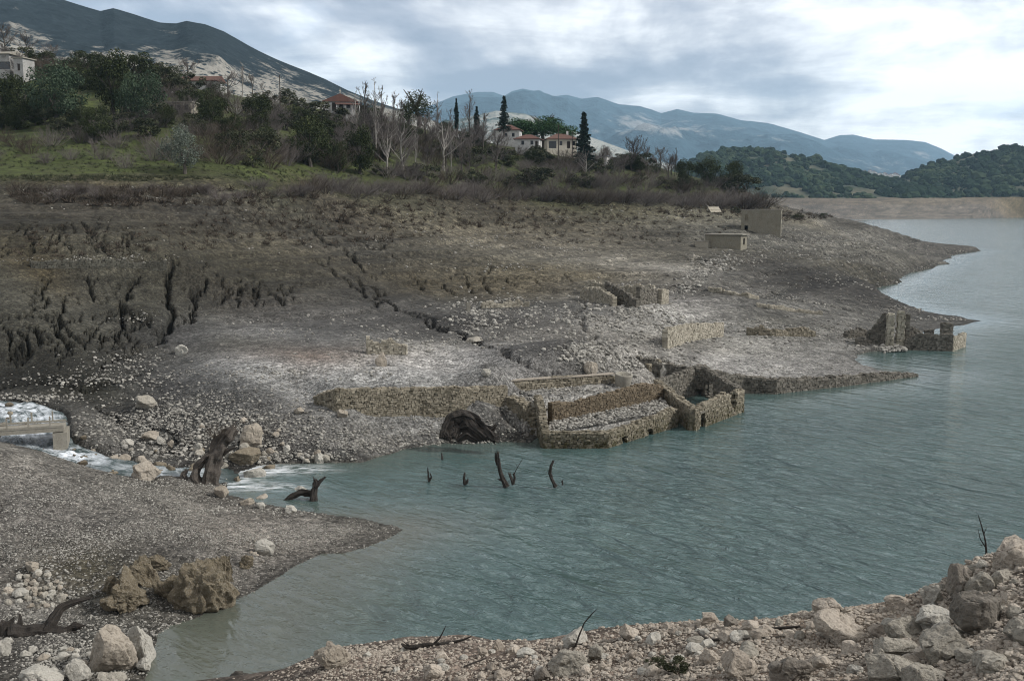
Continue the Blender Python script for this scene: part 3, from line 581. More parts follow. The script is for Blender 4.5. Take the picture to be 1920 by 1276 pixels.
# wooded hills across the lake
m4, T = mat('scrub_soil'); finish(T, T.ramp(T.noise(T.pos, .03, 4), [(.4, (.030, .038, .022)), (.62, (.085, .08, .05))]), 1, None)
h1, H1 = mountain('wooded_hill', [(1180,352),(1240,335),(1300,300),(1335,288),(1370,283),(1420,281),(1450,284),(1490,294),(1540,306),(1580,318),(1620,328),(1680,340),(1740,352),(1800,362)],
         [2000]*14, 1640, 27, 10, 120, m4, lambda x, y, t: 0 * x, nr=80, nc=260, seed=31, sil=1, pw=.9)
h2, H2 = mountain('wooded_hill', [(1640,352),(1690,338),(1720,322),(1750,309),(1790,298),(1830,287),(1870,281),(1900,279),(1950,277),(2050,285),(2200,290),(2500,270)],
         [2050]*12, 1700, 30, 10, 120, m4, lambda x, y, t: 0 * x, nr=80, nc=300, seed=37, sil=1, pw=.9)
ml, T = mat('dark_scrub_leaves'); oi = T.new('ShaderNodeAttribute', attribute_name='tint').outputs['Fac']
finish(T, T.ramp(oi, [(0, (.009, .017, .010)), (.5, (.020, .034, .018)), (1, (.045, .060, .030))]), 1, None, spec=0.05)
def woods(name, H, n, seed, r0, r1):
    rg = np.random.RandomState(seed); X, Y, Zm = H; g = Geo(); nr, nc = X.shape; Vt, Ft = ICO[2]
    r = rg.uniform(2, nr - 6, n).astype(int); c = rg.uniform(1, nc - 1, n).astype(int)
    P = np.stack([X[r, c] + rg.uniform(-4, 4, n), Y[r, c] + rg.uniform(-4, 4, n), Zm[r, c]], 1)
    keepm = fbm2(P[:, 0], P[:, 1], 60, 3, seed) > -0.55; P = P[keepm]; n = len(P)
    s = rg.uniform(r0, r1, n) * np.exp(.38 * rg.normal(size=n)).clip(.4, 2.0) * .92
    J = 1 + 0.30 * rg.uniform(-1, 1, (n, len(Vt), 1)); T_ = Vt[None] * J * s[:, None, None] * np.array([1, 1, .82]) + P[:, None] + np.array([0, 0, .35])[None] * s[:, None, None]
    g.many(T_, Ft, np.clip(rg.normal(.42, .22, n) + .3 * fbm2(P[:, 0], P[:, 1], 90, 3, seed + 4), 0, 1)); o = g.obj(name, ml); return tag(o, kind='stuff')
woods('hill_woods', H1, 4200, 5, 3.2, 6.5); woods('hill_woods', H2, 4600, 6, 3.2, 6.5)
# ------------------------------------------------------------------ haze
mh = bpy.data.materials.new('thin_haze'); mh.use_nodes = True; T = NT(mh.node_tree); T.n.clear()
o = T.new('ShaderNodeOutputMaterial'); v = T.new('ShaderNodeVolumePrincipled', {'Color': (0.50, 0.76, 1.0, 1), 'Density': 6.0e-5, 'Anisotropy': 0.0}); T.l.new(v.outputs[0], o.inputs['Volume'])
g = Geo(); g.box((1500, 5400, 722), (34000, 15400, 1458)); hz = g.obj('haze', mh); tag(hz, kind='stuff')
# ------------------------------------------------------------------ stone materials
def stone_mat(name, cA, cB, cC, scale=2.0, moss=None, rough=0.92, bd=0.04):
    m, T = mat(name); ti = T.new('ShaderNodeAttribute', attribute_name='tint').outputs['Fac']
    n = T.noise(T.pos, scale, 7, 0.68); n2 = T.noise(T.pos, scale * 7, 5, 0.7)
    c = T.mix(T.math('ADD', T.math('MULTIPLY', ti, .75), T.mapr(n, .3, .7, -.2, .4), None, True), cA, cB)
    c = T.mix(T.mapr(n2, .5, .75), c, cC)
    if moss:
        z = T.new('ShaderNodeSeparateXYZ', {0: T.pos}).outputs[2]
        c = T.mix(T.math('MULTIPLY', T.mapr(n, .42, .58), T.mapr(z, moss[1], moss[2], 1, 0)), c, moss[0])
    h = T.math('ADD', n, T.math('MULTIPLY', n2, .35)); finish(T, c, rough, h, bd, 1.0, .2); return m
M = {}
M['lime'] = stone_mat('pale_limestone', (.28, .265, .23), (.46, .435, .38), (.13, .12, .105), 1.6, bd=.12)
M['tan'] = stone_mat('tan_limestone', (.22, .19, .15), (.36, .32, .265), (.12, .10, .08), 1.8, bd=.10)
M['grey'] = stone_mat('grey_limestone', (.19, .175, .145), (.38, .35, .295), (.09, .08, .066), 3.0, bd=.10)
M['pink'] = stone_mat('pinkish_limestone', (.26, .222, .18), (.48, .425, .355), (.12, .10, .082), 4.0, bd=.08)
M['dark'] = stone_mat('dark_limestone', (.10, .09, .075), (.21, .185, .155), (.05, .045, .04), 3.0, bd=.05)
M['crag'] = stone_mat('brown_conglomerate', (.09, .072, .046), (.21, .175, .12), (.34, .31, .255), 2.6, bd=.22)
M['wetgold'] = stone_mat('wet_ochre_rock', (.10, .08, .055), (.25, .215, .16), (.06, .048, .034), 2.0, bd=.1)
M['rubble'] = stone_mat('grey_rubble', (.07, .066, .058), (.41, .39, .345), (.12, .11, .097), 3.0)
M['wall'] = stone_mat('masonry_stone', (.075, .065, .045), (.33, .29, .22), (.07, .062, .05), 2.5, (((.05, .044, .02)), 0.3, 1.7))
M['wallbrown'] = stone_mat('brown_masonry_stone', (.075, .058, .038), (.20, .16, .11), (.035, .028, .02), 2.5)
M['wallpale'] = stone_mat('pale_masonry_stone', (.18, .16, .12), (.46, .42, .34), (.11, .10, .08), 2.5)
M['walldark'] = stone_mat('dark_masonry_stone', (.055, .050, .040), (.23, .21, .175), (.03, .028, .024), 2.5)
M['shell'] = stone_mat('stained_render', (.15, .135, .10), (.25, .23, .18), (.09, .08, .06), .7, bd=.02)
M['mudwall'] = stone_mat('mud_coated_stone', (.045, .042, .033), (.12, .115, .092), (.03, .028, .023), 2.5)
M['plaster'] = stone_mat('pale_plaster', (.24, .22, .17), (.40, .37, .30), (.10, .09, .065), 1.2, bd=.04)
M['mortar'] = stone_mat('crumbling_mortar', (.03, .027, .02), (.055, .05, .04), (.035, .03, .024), 2.0)
M['render'] = stone_mat('weathered_render', (.24, .215, .165), (.36, .33, .27), (.17, .15, .11), .8)
M['concrete'] = stone_mat('old_concrete', (.18, .165, .135), (.30, .28, .235), (.12, .11, .085), 1.4)
M['wood'] = stone_mat('dead_grey_wood', (.020, .017, .014), (.058, .05, .043), (.010, .009, .008), 3.0, bd=.12)
M['woodpale'] = stone_mat('bleached_driftwood', (.045, .038, .031), (.115, .10, .086), (.03, .026, .022), 3.0, bd=.10)
# ------------------------------------------------------------------ label bookkeeping
REG = []
ANCH = []
def anchor(name, px, py, zone): ANCH.append((name, px, py, zone))
def reg(o, phrase, cat, px, py, zone, group=None): REG.append((o, phrase, cat, px, py, zone, group))
# ------------------------------------------------------------------ loose stones (too many to count) scattered by density over the real ground
RT = [rock_verts(100 + i, 1, 5, 0, .5, .85)[0] * np.array([1, 1, .75]) for i in range(10)]
RF = ICO[1][1]
RT2 = [rock_verts(300 + i, 2, 8, 0, .5, .85)[0] * np.array([1, .9, .72]) for i in range(8)]; RF2 = ICO[2][1]
def scatter(name, m, fields, seed, tmpl=RT, F=RF):
    """fields: (px,py,rx,ry,n,smin,smax,[rot]) in sight of the camera; sizes in metres"""
    rg = np.random.RandomState(seed); g = Geo()
    for f in fields:
        px, py, rx, ry, n, s0, s1 = f[:7]; a = R(f[7]) if len(f) > 7 else 0
        th = rg.uniform(0, 2 * math.pi, n); r = np.minimum(np.sqrt(-2 * np.log(rg.uniform(1e-3, 1, n))) * .55, 1.6)
        ex, ey = r * np.cos(th) * rx, r * np.sin(th) * ry
        P = pick(px + ex * math.cos(a) - ey * math.sin(a), py + ex * math.sin(a) + ey * math.cos(a)); P = P[~np.isnan(P[:, 0])]
        P = P[(sample(sd, P[:, 0], P[:, 1]) < 0.3)]; n = len(P)
        cl = fbm2(P[:, 0], P[:, 1], 3.5, 2, seed); P = P[cl > rg.uniform(-.9, .5, n)]; n = len(P)
        if not n: continue
        s = s0 + (s1 - s0) * rg.uniform(0, 1, n) ** 3.0; k = rg.randint(len(tmpl), size=n); Vs = np.array(tmpl)[k]
        an = rg.uniform(0, 6.28, n); ca, sa = np.cos(an)[:, None], np.sin(an)[:, None]
        sc = s[:, None] * rg.uniform(.7, 1.2, (n, 1)); Vx = Vs[..., 0] * sc; Vy = Vs[..., 1] * s[:, None]; Vz = Vs[..., 2] * s[:, None] * rg.uniform(.6, 1.1, (n, 1))
        T_ = np.stack([Vx * ca - Vy * sa, Vx * sa + Vy * ca, Vz], -1) * .5 + P[:, None] + np.array([0, 0, 1.])[None] * (s * .12)[:, None, None]
        g.many(T_, F, np.clip(rg.beta(1.6, 1.6, n), 0, 1))
    return tag(g.obj(name, m), kind='stuff')
scatter('loose_stones', M['rubble'], [
 (1150,590,110,32,1500,.15,.75),(1200,545,90,18,500,.2,.8),(890,590,70,34,800,.15,.7),(960,570,80,20,450,.15,.6),(1000,610,90,30,500,.12,.5),(830,640,120,20,300,.12,.5),
 (1110,655,90,22,800,.12,.6),(1200,640,60,30,700,.12,.6),(1290,620,90,30,600,.15,.6),(1190,680,120,18,800,.12,.6),(1310,515,60,22,700,.2,.9,-30),(1335,500,30,12,250,.3,1.1),
 (1450,620,70,24,700,.15,.6),(1560,625,60,20,400,.12,.5),(1650,645,60,14,500,.15,.6),(1630,625,40,18,300,.15,.6),(1480,560,160,14,400,.15,.5,10),(1400,480,80,25,300,.2,.8),(1530,450,90,14,350,.3,.9),(1560,480,130,14,300,.3,.9,5),
 (720,640,50,26,500,.12,.5),(530,625,60,14,200,.1,.35),(650,690,130,25,350,.08,.35),(440,700,200,12,500,.08,.35),(260,600,40,12,60,.15,.4),(240,680,120,24,260,.10,.4),(170,715,180,14,400,.1,.4),
 (185,489,130,11,350,.12,.35),(600,600,160,12,200,.1,.45),(950,500,200,12,200,.15,.5),(1050,470,200,16,350,.2,.6,5),(900,450,300,20,200,.2,.6),(400,450,380,40,200,.12,.4),(250,370,300,20,200,.2,.5),(900,400,400,20,250,.2,.6),(1300,400,200,20,400,.3,.8),
 (600,810,180,45,1500,.07,.32),(420,800,150,45,1500,.08,.4),(330,780,130,40,1100,.08,.35),(480,760,200,35,1200,.06,.25),(880,810,90,28,700,.07,.3),(700,830,120,22,600,.07,.3),(230,800,110,35,700,.08,.35),(800,780,140,14,300,.06,.25),
 (1060,745,80,14,300,.1,.4),(1000,790,30,40,350,.1,.4),(90,745,120,10,300,.1,.4),(300,850,160,18,350,.1,.5),(500,855,120,10,500,.1,.45),(960,760,30,14,200,.12,.4),
 (1500,700,180,14,350,.08,.3),(1450,660,150,20,300,.08,.3),(1650,560,80,10,160,.1,.5),(1400,450,60,20,150,.2,.5),(1760,598,60,5,160,.15,.6),(1720,505,60,10,200,.2,.8),(1790,474,40,6,120,.3,.9),(1700,580,60,6,200,.15,.5),(1650,530,70,16,260,.2,.7),(1560,520,120,24,300,.2,.7),(1650,460,100,18,260,.3,1.0),(1480,715,120,8,200,.1,.35),(760,835,90,8,400,.08,.3),(900,828,60,5,200,.08,.3)], 1)
scatter('gravel_bank_stones', M['rubble'], [
 (150,930,330,70,12000,0.036,0.152),(350,1000,330,60,10000,0.036,0.142),(600,1000,150,34,4400,0.036,0.123),(150,1040,330,50,6000,0.036,0.133),(450,1080,120,30,2000,0.036,0.133),(60,1170,150,60,3200,0.036,0.152),(150,1240,140,40,3000,0.036,0.171),(80,1100,90,40,1200,0.072,0.247),(330,1180,120,20,600,0.036,0.190),
 (500,958,130,8,800,0.054,0.228),(250,905,250,12,1000,0.054,0.190),(260,1110,150,60,2400,0.036,0.133)], 2)
scatter('foreground_rubble', M['pink'], [
 (1100,1250,560,70,9000,.018,.085),(1600,1210,340,90,7000,.018,.09),(1800,1150,170,110,4500,.018,.085),(1850,1240,150,60,2500,.018,.09),(700,1250,220,45,3000,.02,.085),(1400,1240,400,60,2500,.03,.12),(1820,1120,130,80,900,.04,.14),(1000,1235,400,40,800,.04,.12),(700,1222,140,12,900,.03,.11),(1000,1208,220,12,1200,.03,.11),(1300,1174,160,18,1200,.03,.11),(1560,1148,150,14,1000,.03,.11),(1760,1110,50,50,900,.03,.11),(1850,1045,90,40,1500,.03,.12),(2080,1120,180,120,4200,.03,.16),(2300,1150,160,150,3200,.04,.2),(2450,1300,200,160,1800,.04,.2),(2150,1280,160,100,2000,.03,.14),(1900,1340,300,60,1500,.02,.1),(1300,1330,500,50,1500,.02,.1)], 3)
rg = np.random.RandomState(8); g = Geo(); n = 90; i = rg.randint(len(sr), size=n); off = rg.normal(size=(n, 2)) * (sr[i, 3] * .75)[:, None] + 0
P = np.c_[sr[i, :2] + off, sr[i, 2] - .05]; P = P[sr[i, 2] > -.1]; n = len(P); s = .15 + .5 * rg.uniform(0, 1, n) ** 2.5
T_ = np.array(RT2)[rg.randint(len(RT2), size=n)] * s[:, None, None] * .6 + P[:, None]; g.many(T_, RF2, rg.beta(1.5, 2, n)); tag(g.obj('stream_stones', M['wetgold']), kind='stuff')
# ------------------------------------------------------------------ single boulders
BOULD = [  # px, base py, w, h, material, phrase, zone
 (340,668,30,24,'lime','pale angular boulder alone on the dark slope shoulder','mid'),(716,688,26,24,'tan','chunky tan boulder below the rubble mound','mid'),(684,768,20,30,'tan','upright leaning slab resting against the retaining wall','mid'),
 (612,758,18,24,'lime','squat pale block leaning at the wall foot','mid'),(642,782,22,16,'tan','low tan block on the gravel under the wall','mid'),(272,766,46,26,'grey','rounded grey boulder half buried above the stream','mid'),
 (239,838,24,13,'lime','flat bright white rock beside the stream bank','mid'),(560,774,22,10,'tan','small flat tan rock on open gravel','mid'),(890,644,36,12,'grey','flat grey slab lying on the track bend','mid'),(911,702,20,10,'lime','small white block on the pale terrace edge','mid'),
 (1106,698,34,18,'tan','rounded tan concrete lump above the court','mid'),(1246,718,30,32,'lime','leaning pale block behind the roofless ruin','mid'),(1822,636,22,9,'dark','dark rock standing in water beyond the ruined wall','lake'),(1300,488,26,11,'grey','broad grey rock below the small hut','mid'),
 (276,902,66,34,'tan','largest pale boulder in the rushing stream','str'),(476,838,52,38,'tan','tall tan rock on the bank behind the dead trunk','str'),(458,866,62,26,'wetgold','ochre stained boulder at the edge of the rapids','str'),(474,905,48,24,'lime','mottled pale rock dividing the rapids','str'),
 (444,908,16,13,'wetgold','small orange stained stone in the rapids','str'),(601,866,26,17,'lime','pointed pale rock on the shore below the gravel face','str'),(414,934,30,20,'tan','rounded pale rock at the dead trunk foot','str'),(463,946,28,11,'tan','flat tan stone in shallow water','str'),
 (492,942,32,13,'tan','long flat pale stone in shallow water','str'),(490,953,20,10,'lime','small white stone by the gravel crest','str'),(562,950,58,34,'lime','pale wedge boulder beside the forked stump','str'),(546,960,28,12,'lime','low pale stone at the wedge boulder foot','str'),
 (372,852,20,20,'lime','upright cracked pale rock left of the dead trunk','str'),(262,872,30,17,'tan','tan rock in the stream above the gravel crest','str'),(232,868,28,14,'tan','low tan rock lining the stream','str'),(300,880,24,14,'wetgold','wet ochre rock behind the largest stream boulder','str'),
 (282,826,34,16,'tan','long tan rock on the gully edge','str'),(302,834,16,14,'lime','small pale rock on the gully edge','str'),(320,838,14,12,'tan','small tan cube shaped rock','str'),(50,760,12,10,'dark','dark rock in the white water above the bridge','str'),(536,900,20,8,'wetgold','low wet rock awash in the rapids','str'),
 (505,884,26,12,'wetgold','wet brown rock in the upper rapids','str'),(375,868,12,9,'lime','small white rock on the far stream bank','str'),(430,858,16,12,'lime','blocky pale rock behind the dead trunk','str'),
 (208,1262,92,86,'tan','biggest tan boulder at the water edge','near'),(262,1240,62,60,'lime','rough white boulder behind the biggest tan one','near'),(146,1278,46,38,'lime','pitted pale boulder at the bottom of the view','near'),(271,1260,34,26,'lime','small pale boulder in the shallows','near'),
 (6,1230,28,32,'lime','pale boulder cut by the left edge','near'),(75,1290,80,34,'lime','wide pale boulder at the bottom left','near'),(205,1290,60,28,'grey','rough grey boulder below the biggest tan one','near'),(42,1120,34,15,'lime','flat pale slab on the stone heap','near'),
 (62,1072,30,18,'tan','tan block crowning the stone heap','near'),(232,1076,18,14,'lime','small white rock above the brown crag','near'),(497,1042,40,26,'lime','white boulder near the gravel point','near'),(88,1232,14,8,'lime','white stone beside the driftwood root','near'),
 (120,1222,18,8,'lime','flat white stone on wet sand','near'),(60,1222,14,12,'lime','round white pebble by the driftwood','near'),(20,1205,12,9,'lime','little white stone left of the driftwood','near'),
 (1438,1162,78,46,'pink','pale twin lobed boulder on the slope rim','fg'),(1556,1152,64,28,'pink','dark sided wedge rock on the slope rim','fg'),(1572,1204,90,46,'pink','large creamy angular boulder','fg'),(1648,1192,44,20,'pink','small angular rock beside the creamy boulder','fg'),
 (1686,1144,56,26,'pink','low pale rim rock left of the crag','fg'),(1668,1244,96,48,'grey','smooth grey boulder under the crag','fg'),(1764,1240,108,66,'grey','large blocky grey boulder','fg'),(1752,1176,86,40,'lime','flat white ledge rock under the crag','fg'),
 (1838,1186,106,62,'dark','large dark rounded boulder','fg'),(1692,1204,76,42,'grey','broken grey rock beside the white ledge','fg'),(1796,1132,70,62,'dark','dark pitted conglomerate block','fg'),(1836,1120,52,40,'grey','brown grey rock against the dark block','fg'),
 (1748,1142,46,40,'lime','smooth pale rock on the crag water side','fg'),(1898,1066,100,50,'pink','great pale boulder crowning the right slope','fg'),(1841,1070,24,18,'lime','small pale rock below the great boulder','fg'),(1672,1290,110,56,'grey','wide grey boulder at the bottom edge','fg'),
 (1482,1282,80,46,'dark','rough brown boulder at the bottom edge','fg'),(1382,1276,74,50,'pink','sloping pale boulder at the bottom edge','fg'),(1330,1246,36,24,'pink','pale block on the open rubble','fg'),(1332,1172,42,22,'pink','pale rock on the rim','fg'),
 (1368,1178,32,20,'dark','dark fissured stone on the rim','fg'),(1603,1262,30,16,'lime','small white rock in the rubble','fg'),(628,1252,72,40,'tan','long olive brown boulder on the rim','fg'),(620,1222,20,18,'pink','small block on the long rim boulder','fg'),
 (812,1272,38,32,'pink','upright pinkish rock','fg'),(1080,1212,50,32,'lime','pale domed rock holding the thin twig','fg'),(1066,1262,74,38,'grey','weathered brown grey rock','fg'),(1018,1276,34,24,'dark','rusty brown rock at the bottom edge','fg'),
 (1178,1198,38,24,'pink','pale rock on the rim bend','fg'),(960,1226,22,15,'pink','small pale block on the rim','fg'),(932,1220,26,18,'pink','tilted pale block on the rim','fg'),(904,1230,20,14,'pink','low pale block on the rim','fg'),(990,1228,44,12,'lime','long flat pale stone','fg'),
 (1186,1236,22,14,'pink','tan cube shaped stone','fg'),(1120,1236,36,26,'grey','grey triangular rock','fg'),(752,1216,16,12,'pink','small rock beside the dead branch','fg'),(865,1278,26,14,'pink','small stone near the bottom edge','fg'),
 (1730,1290,80,40,'grey','grey stone cut by the bottom edge','fg'),(1860,1262,60,34,'grey','grey rock in the lower right','fg'),(1905,1200,50,36,'grey','grey rock by the right edge','fg'),(1890,1140,44,30,'pink','pale rock by the right edge','fg'),
]
def boulder(px, py, w, h, m, phrase, zone, seed, extra=0):
    P = pick(px, py - h * .15)[0]
    if np.isnan(P[0]): print('no ground', phrase); return
    s = w / FPX * math.hypot(P[1], CAMZ - P[2]); hh = h / FPX * math.hypot(P[1], CAMZ - P[2]) * 1.15
    sub = 5 if w > 60 else 4
    V, F = rock_verts(seed, sub, 14, .085, .45, .82); V = V / np.abs(V).max(0); V = V * np.array([s / 2, s * .42, hh * .62]); V[:, 2] += hh * .30
    me = make_mesh('boulder', V, F, M[m]); me.attributes.new('tint', 'FLOAT', 'FACE').data.foreach_set('value', np.full(len(F), .2 + .6 * ((seed * 37) % 11) / 11, np.float32))
    o = link('boulder', me, loc=tuple(P)); o.rotation_euler = (0, 0, (seed % 7 - 3) * .12); return o
for i, b in enumerate(BOULD):
    o = boulder(*b, 500 + i)
    if o: tag(o, b[5] + (', ' + {'mid': 'across the water', 'str': 'by the stream', 'near': 'on the near left bank', 'fg': 'in the foreground', 'lake': 'at the right'}[b[6]] if len(b[5].split()) < 9 and ' '.join(b[5].split()[-2:]) not in ('the stream',) else ''), 'boulder')
for i, b in enumerate(BOULD):
    if b[6] in ('fg', 'near') and b[2] >= 46 or i in (14, 15, 24, 0, 5): anchor('the ' + b[5].split(' at the')[0].split(' on the')[0].split(' under the')[0].split(' by the')[0].split(' beside')[0].split(' in the')[0].split(' against')[0].split(' alone')[0].split(' behind the')[0].split(' above')[0].split(' crowning')[0].split(' left of')[0].split(' cut by')[0], b[0], b[1], b[6])
# middling stones, one by one
rg = np.random.RandomState(77)
FLD = [('fg', 1500, 1205, 380, 60, 66, .14, .34, ('pink', 'pink', 'grey', 'lime')), ('fg', 950, 1245, 420, 28, 34, .14, .30, ('pink', 'pink', 'lime')), ('fg', 1840, 1160, 110, 90, 34, .14, .36, ('grey', 'pink', 'grey')),
       ('near', 62, 1108, 62, 36, 44, .28, .55, ('tan', 'lime', 'grey')), ('near', 110, 1250, 90, 34, 22, .22, .55, ('lime', 'lime', 'tan')), ('near', 478, 1036, 26, 22, 12, .2, .4, ('tan', 'grey')),
       ('str', 330, 858, 190, 22, 20, .35, .9, ('tan', 'lime', 'grey', 'wetgold')), ('str', 450, 825, 110, 40, 26, .35, .85, ('tan', 'lime', 'grey')), ('str', 540, 858, 90, 12, 12, .4, .8, ('tan', 'wetgold', 'grey'))]
RM = [[None] * 6 for _ in range(4)]
prot = {}
for zone, cx, cy, rx, ry, n, s0, s1, ms in FLD:
    for q in range(n):
        th = rg.uniform(0, 6.28); r = math.sqrt(rg.uniform()); px, py = cx + rx * r * math.cos(th), cy + ry * r * math.sin(th); P = pick(px, py)[0]
        if np.isnan(P[0]) or sample(sd, P[0], P[1]) > .5: continue
        mk = ms[rg.randint(len(ms))]; v = rg.randint(5)
        if (mk, v) not in prot:
            V, F = rock_verts(900 + v * 7 + len(mk), 3, 9, .1); V = V / np.abs(V).max(0) * .5; me = make_mesh('stone', V, F, M[mk])
            me.attributes.new('tint', 'FLOAT', 'FACE').data.foreach_set('value', np.full(len(F), .15 + .17 * v, np.float32)); prot[(mk, v)] = me
        s = s0 + (s1 - s0) * rg.uniform() ** 1.8; o = link('stone', prot[(mk, v)], loc=(P[0], P[1], P[2] + s * .12)); f = rg.uniform(.6, .9)
        o.scale = (s, s * rg.uniform(.7, 1), s * f); o.rotation_euler = (rg.uniform(-.2, .2), rg.uniform(-.2, .2), rg.uniform(0, 6.28))
        nm = {'pink': 'pinkish', 'grey': 'grey', 'lime': 'white', 'tan': 'tan', 'wetgold': 'ochre'}[mk]
        reg(o, nm + ' stone', 'stone', px, py, zone, {'fg': 'stones in the foreground rubble', 'near': 'stones on the near left bank', 'str': 'stones along the stream'}[zone])
# ------------------------------------------------------------------ brown crags on the near bank
def crag(px, py, w, h, seed, label):
    P = pick(px, py - h * .2)[0]; D = math.hypot(P[1], CAMZ - P[2]); s = w / FPX * D; hh = h / FPX * D
    V, F = rock_verts(seed, 5, 16, .17, .4, .8)
    nr = V / np.linalg.norm(V, axis=1)[:, None]; V = V + nr * (.05 * noise3(V * 6, 3) + .035 * noise3(V * 13, 4) - .10 * np.abs(noise3(V * 3.0, 6)))[:, None]
    V = V / np.abs(V).max(0) * np.array([s / 2, s * .42, hh * .60]); V[:, 2] += hh * .16
    me = make_mesh('crag', V, F, M['crag']); me.attributes.new('tint', 'FLOAT', 'FACE').data.foreach_set('value', np.full(len(F), .5, np.float32))
    tag(link('rock_crag', me, loc=tuple(P)), label, 'rock')
crag(238, 1156, 92, 100, 61, 'brown mossy conglomerate crag on the bank, the smaller left one of the pair')
crag(275, 1105, 66, 70, 62, 'brown conglomerate ledge between the two larger crags on the bank')
crag(378, 1158, 126, 128, 63, 'big brown mossy conglomerate crag overhanging the water below the gravel bank')
crag(322, 1128, 60, 56, 66, 'dark low conglomerate rock joining the left side of the big crag')
crag(205, 1120, 44, 44, 67, 'small tan conglomerate lump at the upper left end of the crags')
crag(418, 1095, 50, 60, 68, 'pale topped conglomerate shoulder on the right side of the big crag')
crag(300, 1068, 44, 30, 69, 'low gravelly conglomerate hump just above the gap between the crags')
crag(461, 1068, 30, 30, 64, 'small rusty brown clod beside the white boulder near the gravel point')
# ------------------------------------------------------------------ masonry
def masonry(g, core, p0, p1, zb, top, thick=.55, ch=.19, openings=(), seed=0, sl=(.12, .42), jit=.026, ruin=.045, ends=True):
    """one straight rubble wall built stone by stone; top: list of (s fraction, z)"""
    rg = np.random.RandomState(seed); p0 = np.array(p0, float); p1 = np.array(p1, float); L_ = np.hypot(*(p1 - p0)); d = (p1 - p0) / L_; n = np.array([d[1], -d[0]]); a = math.atan2(d[1], d[0])
    ts = np.array(top, float); ns = rg.uniform(-1, 1, int(L_ / .5) + 4)
    def T(s): return np.interp(s / L_, ts[:, 0], ts[:, 1]) + ruin * (np.interp(s / .5, np.arange(len(ns)), ns))
    def opn(s, z, m=0.0):
        return any(o[0] - m < s < o[1] + m and o[2] - m < z < o[3] + m for o in openings)
    C_, D_, t_ = [], [], []
    zmax = max(ts[:, 1]) + ruin * 1.2; nrow = int((zmax - zb) / ch) + 1
    for side in (-1, 1):
        for r in range(nrow):
            z = zb + (r + .5) * ch; s = -rg.uniform(0, .12)
            while s < L_:
                l = min(rg.uniform(*sl), max(L_ - s, .08)); c = s + l / 2; s += l
                if z > T(np.clip(c, 0, L_)) + ch * .35 or opn(c, z): continue
                w = .26; off = side * (thick / 2 - w / 2 + rg.uniform(-.01, .045))
                C_.append((p0[0] + d[0] * c + n[0] * off, p0[1] + d[1] * c + n[1] * off, z + rg.uniform(-.022, .022))); D_.append((l * rg.uniform(.88, 1.0), w, ch * rg.uniform(.75, 1.05))); t_.append(rg.beta(1.4, 1.6))
    if ends:
        for e in (0, L_):
            for r in range(nrow):
                z = zb + (r + .5) * ch
                if z > T(e) + .05: continue
                C_.append((p0[0] + d[0] * e, p0[1] + d[1] * e, z)); D_.append((.3, thick * .96, ch * .95)); t_.append(rg.beta(1.4, 1.6))
    s = 0
    while s < L_:                                                # broken top
        z = T(s)
        if not opn(s, z - .05):
            for q in range(2):
                C_.append((p0[0] + d[0] * s + n[0] * rg.uniform(-.2, .2), p0[1] + d[1] * s + n[1] * rg.uniform(-.2, .2), z + rg.uniform(-.08, .09))); D_.append(tuple(rg.uniform(.16, .34, 3) * np.array([1, 1, .6]))); t_.append(rg.beta(2, 1.3))
        s += rg.uniform(.14, .3)
    C_, D_, t_ = np.array(C_), np.array(D_), np.array(t_); N = len(C_)
    B = BOXV[None] * D_[:, None] / 2 + rg.uniform(-jit, jit, (N, 8, 3)); B *= (1 - .06 * rg.uniform(0, 1, (N, 8, 1)))
    an = a + rg.uniform(-.07, .07, N); ca, sa = np.cos(an)[:, None], np.sin(an)[:, None]
    g.many(np.stack([B[..., 0] * ca - B[..., 1] * sa, B[..., 0] * sa + B[..., 1] * ca, B[..., 2]], -1) + C_[:, None], BOXF, t_)
    step = .25; ct = thick - .34 if thick > .5 else thick * .4                                    # dark core between the two skins
    s = 0.0
    while s < L_ - 1e-6:
        e = min(s + step, L_); m_ = (s + e) / 2; zt = T(m_) - .08; segs = [(zb - .2, zt)]
        for o in openings:
            if o[0] < m_ < o[1]: segs = [q for z0, z1 in segs for q in ((z0, min(z1, o[2])), (max(z0, o[3]), z1)) if q[1] - q[0] > .05]
        for z0, z1 in segs:
            if z1 > z0: core.box((p0[0] + d[0] * m_, p0[1] + d[1] * m_, (z0 + z1) / 2), (e - s - .001, ct, z1 - z0), a, .4)
        s = e
def wall_obj(name, parent, mk, segs, thick=.55, seed=0, **kw):
    g, c = Geo(), Geo()
    for i, sg in enumerate(segs): masonry(g, c, *sg[:4], thick=sg[4] if len(sg) > 4 else thick, openings=sg[5] if len(sg) > 5 else (), seed=seed * 31 + i, **kw)
    o = g.obj(name, M[mk], parent); cm = c.mesh('core', M['mortar'])
    # one wall is one mesh: join the core into it as a second material
    co_ = bpy.data.objects.new('core', cm); col.objects.link(co_)
    with bpy.context.temp_override(active_object=o, object=o, selected_objects=[o, co_], selected_editable_objects=[o, co_]): bpy.ops.object.join()
    return o
def W2(px, py, z): return tuple(PZ(px, py, z)[:2])
def thing(name, label, cat, loc=(0, 0, 0)): return tag(empty(name, loc), label, cat)
def at0(root):  # children are built in world metres
    for ch in root.children: ch.matrix_parent_inverse = root.matrix_world.inverted()
def root_at(name, label, cat, x, y, z):
    r = empty(name, (x, y, z)); bpy.context.view_layer.update(); return tag(r, label, cat)
def fix(root):
    bpy.context.view_layer.update()
    for ch in root.children: ch.matrix_parent_inverse = root.matrix_world.inverted()
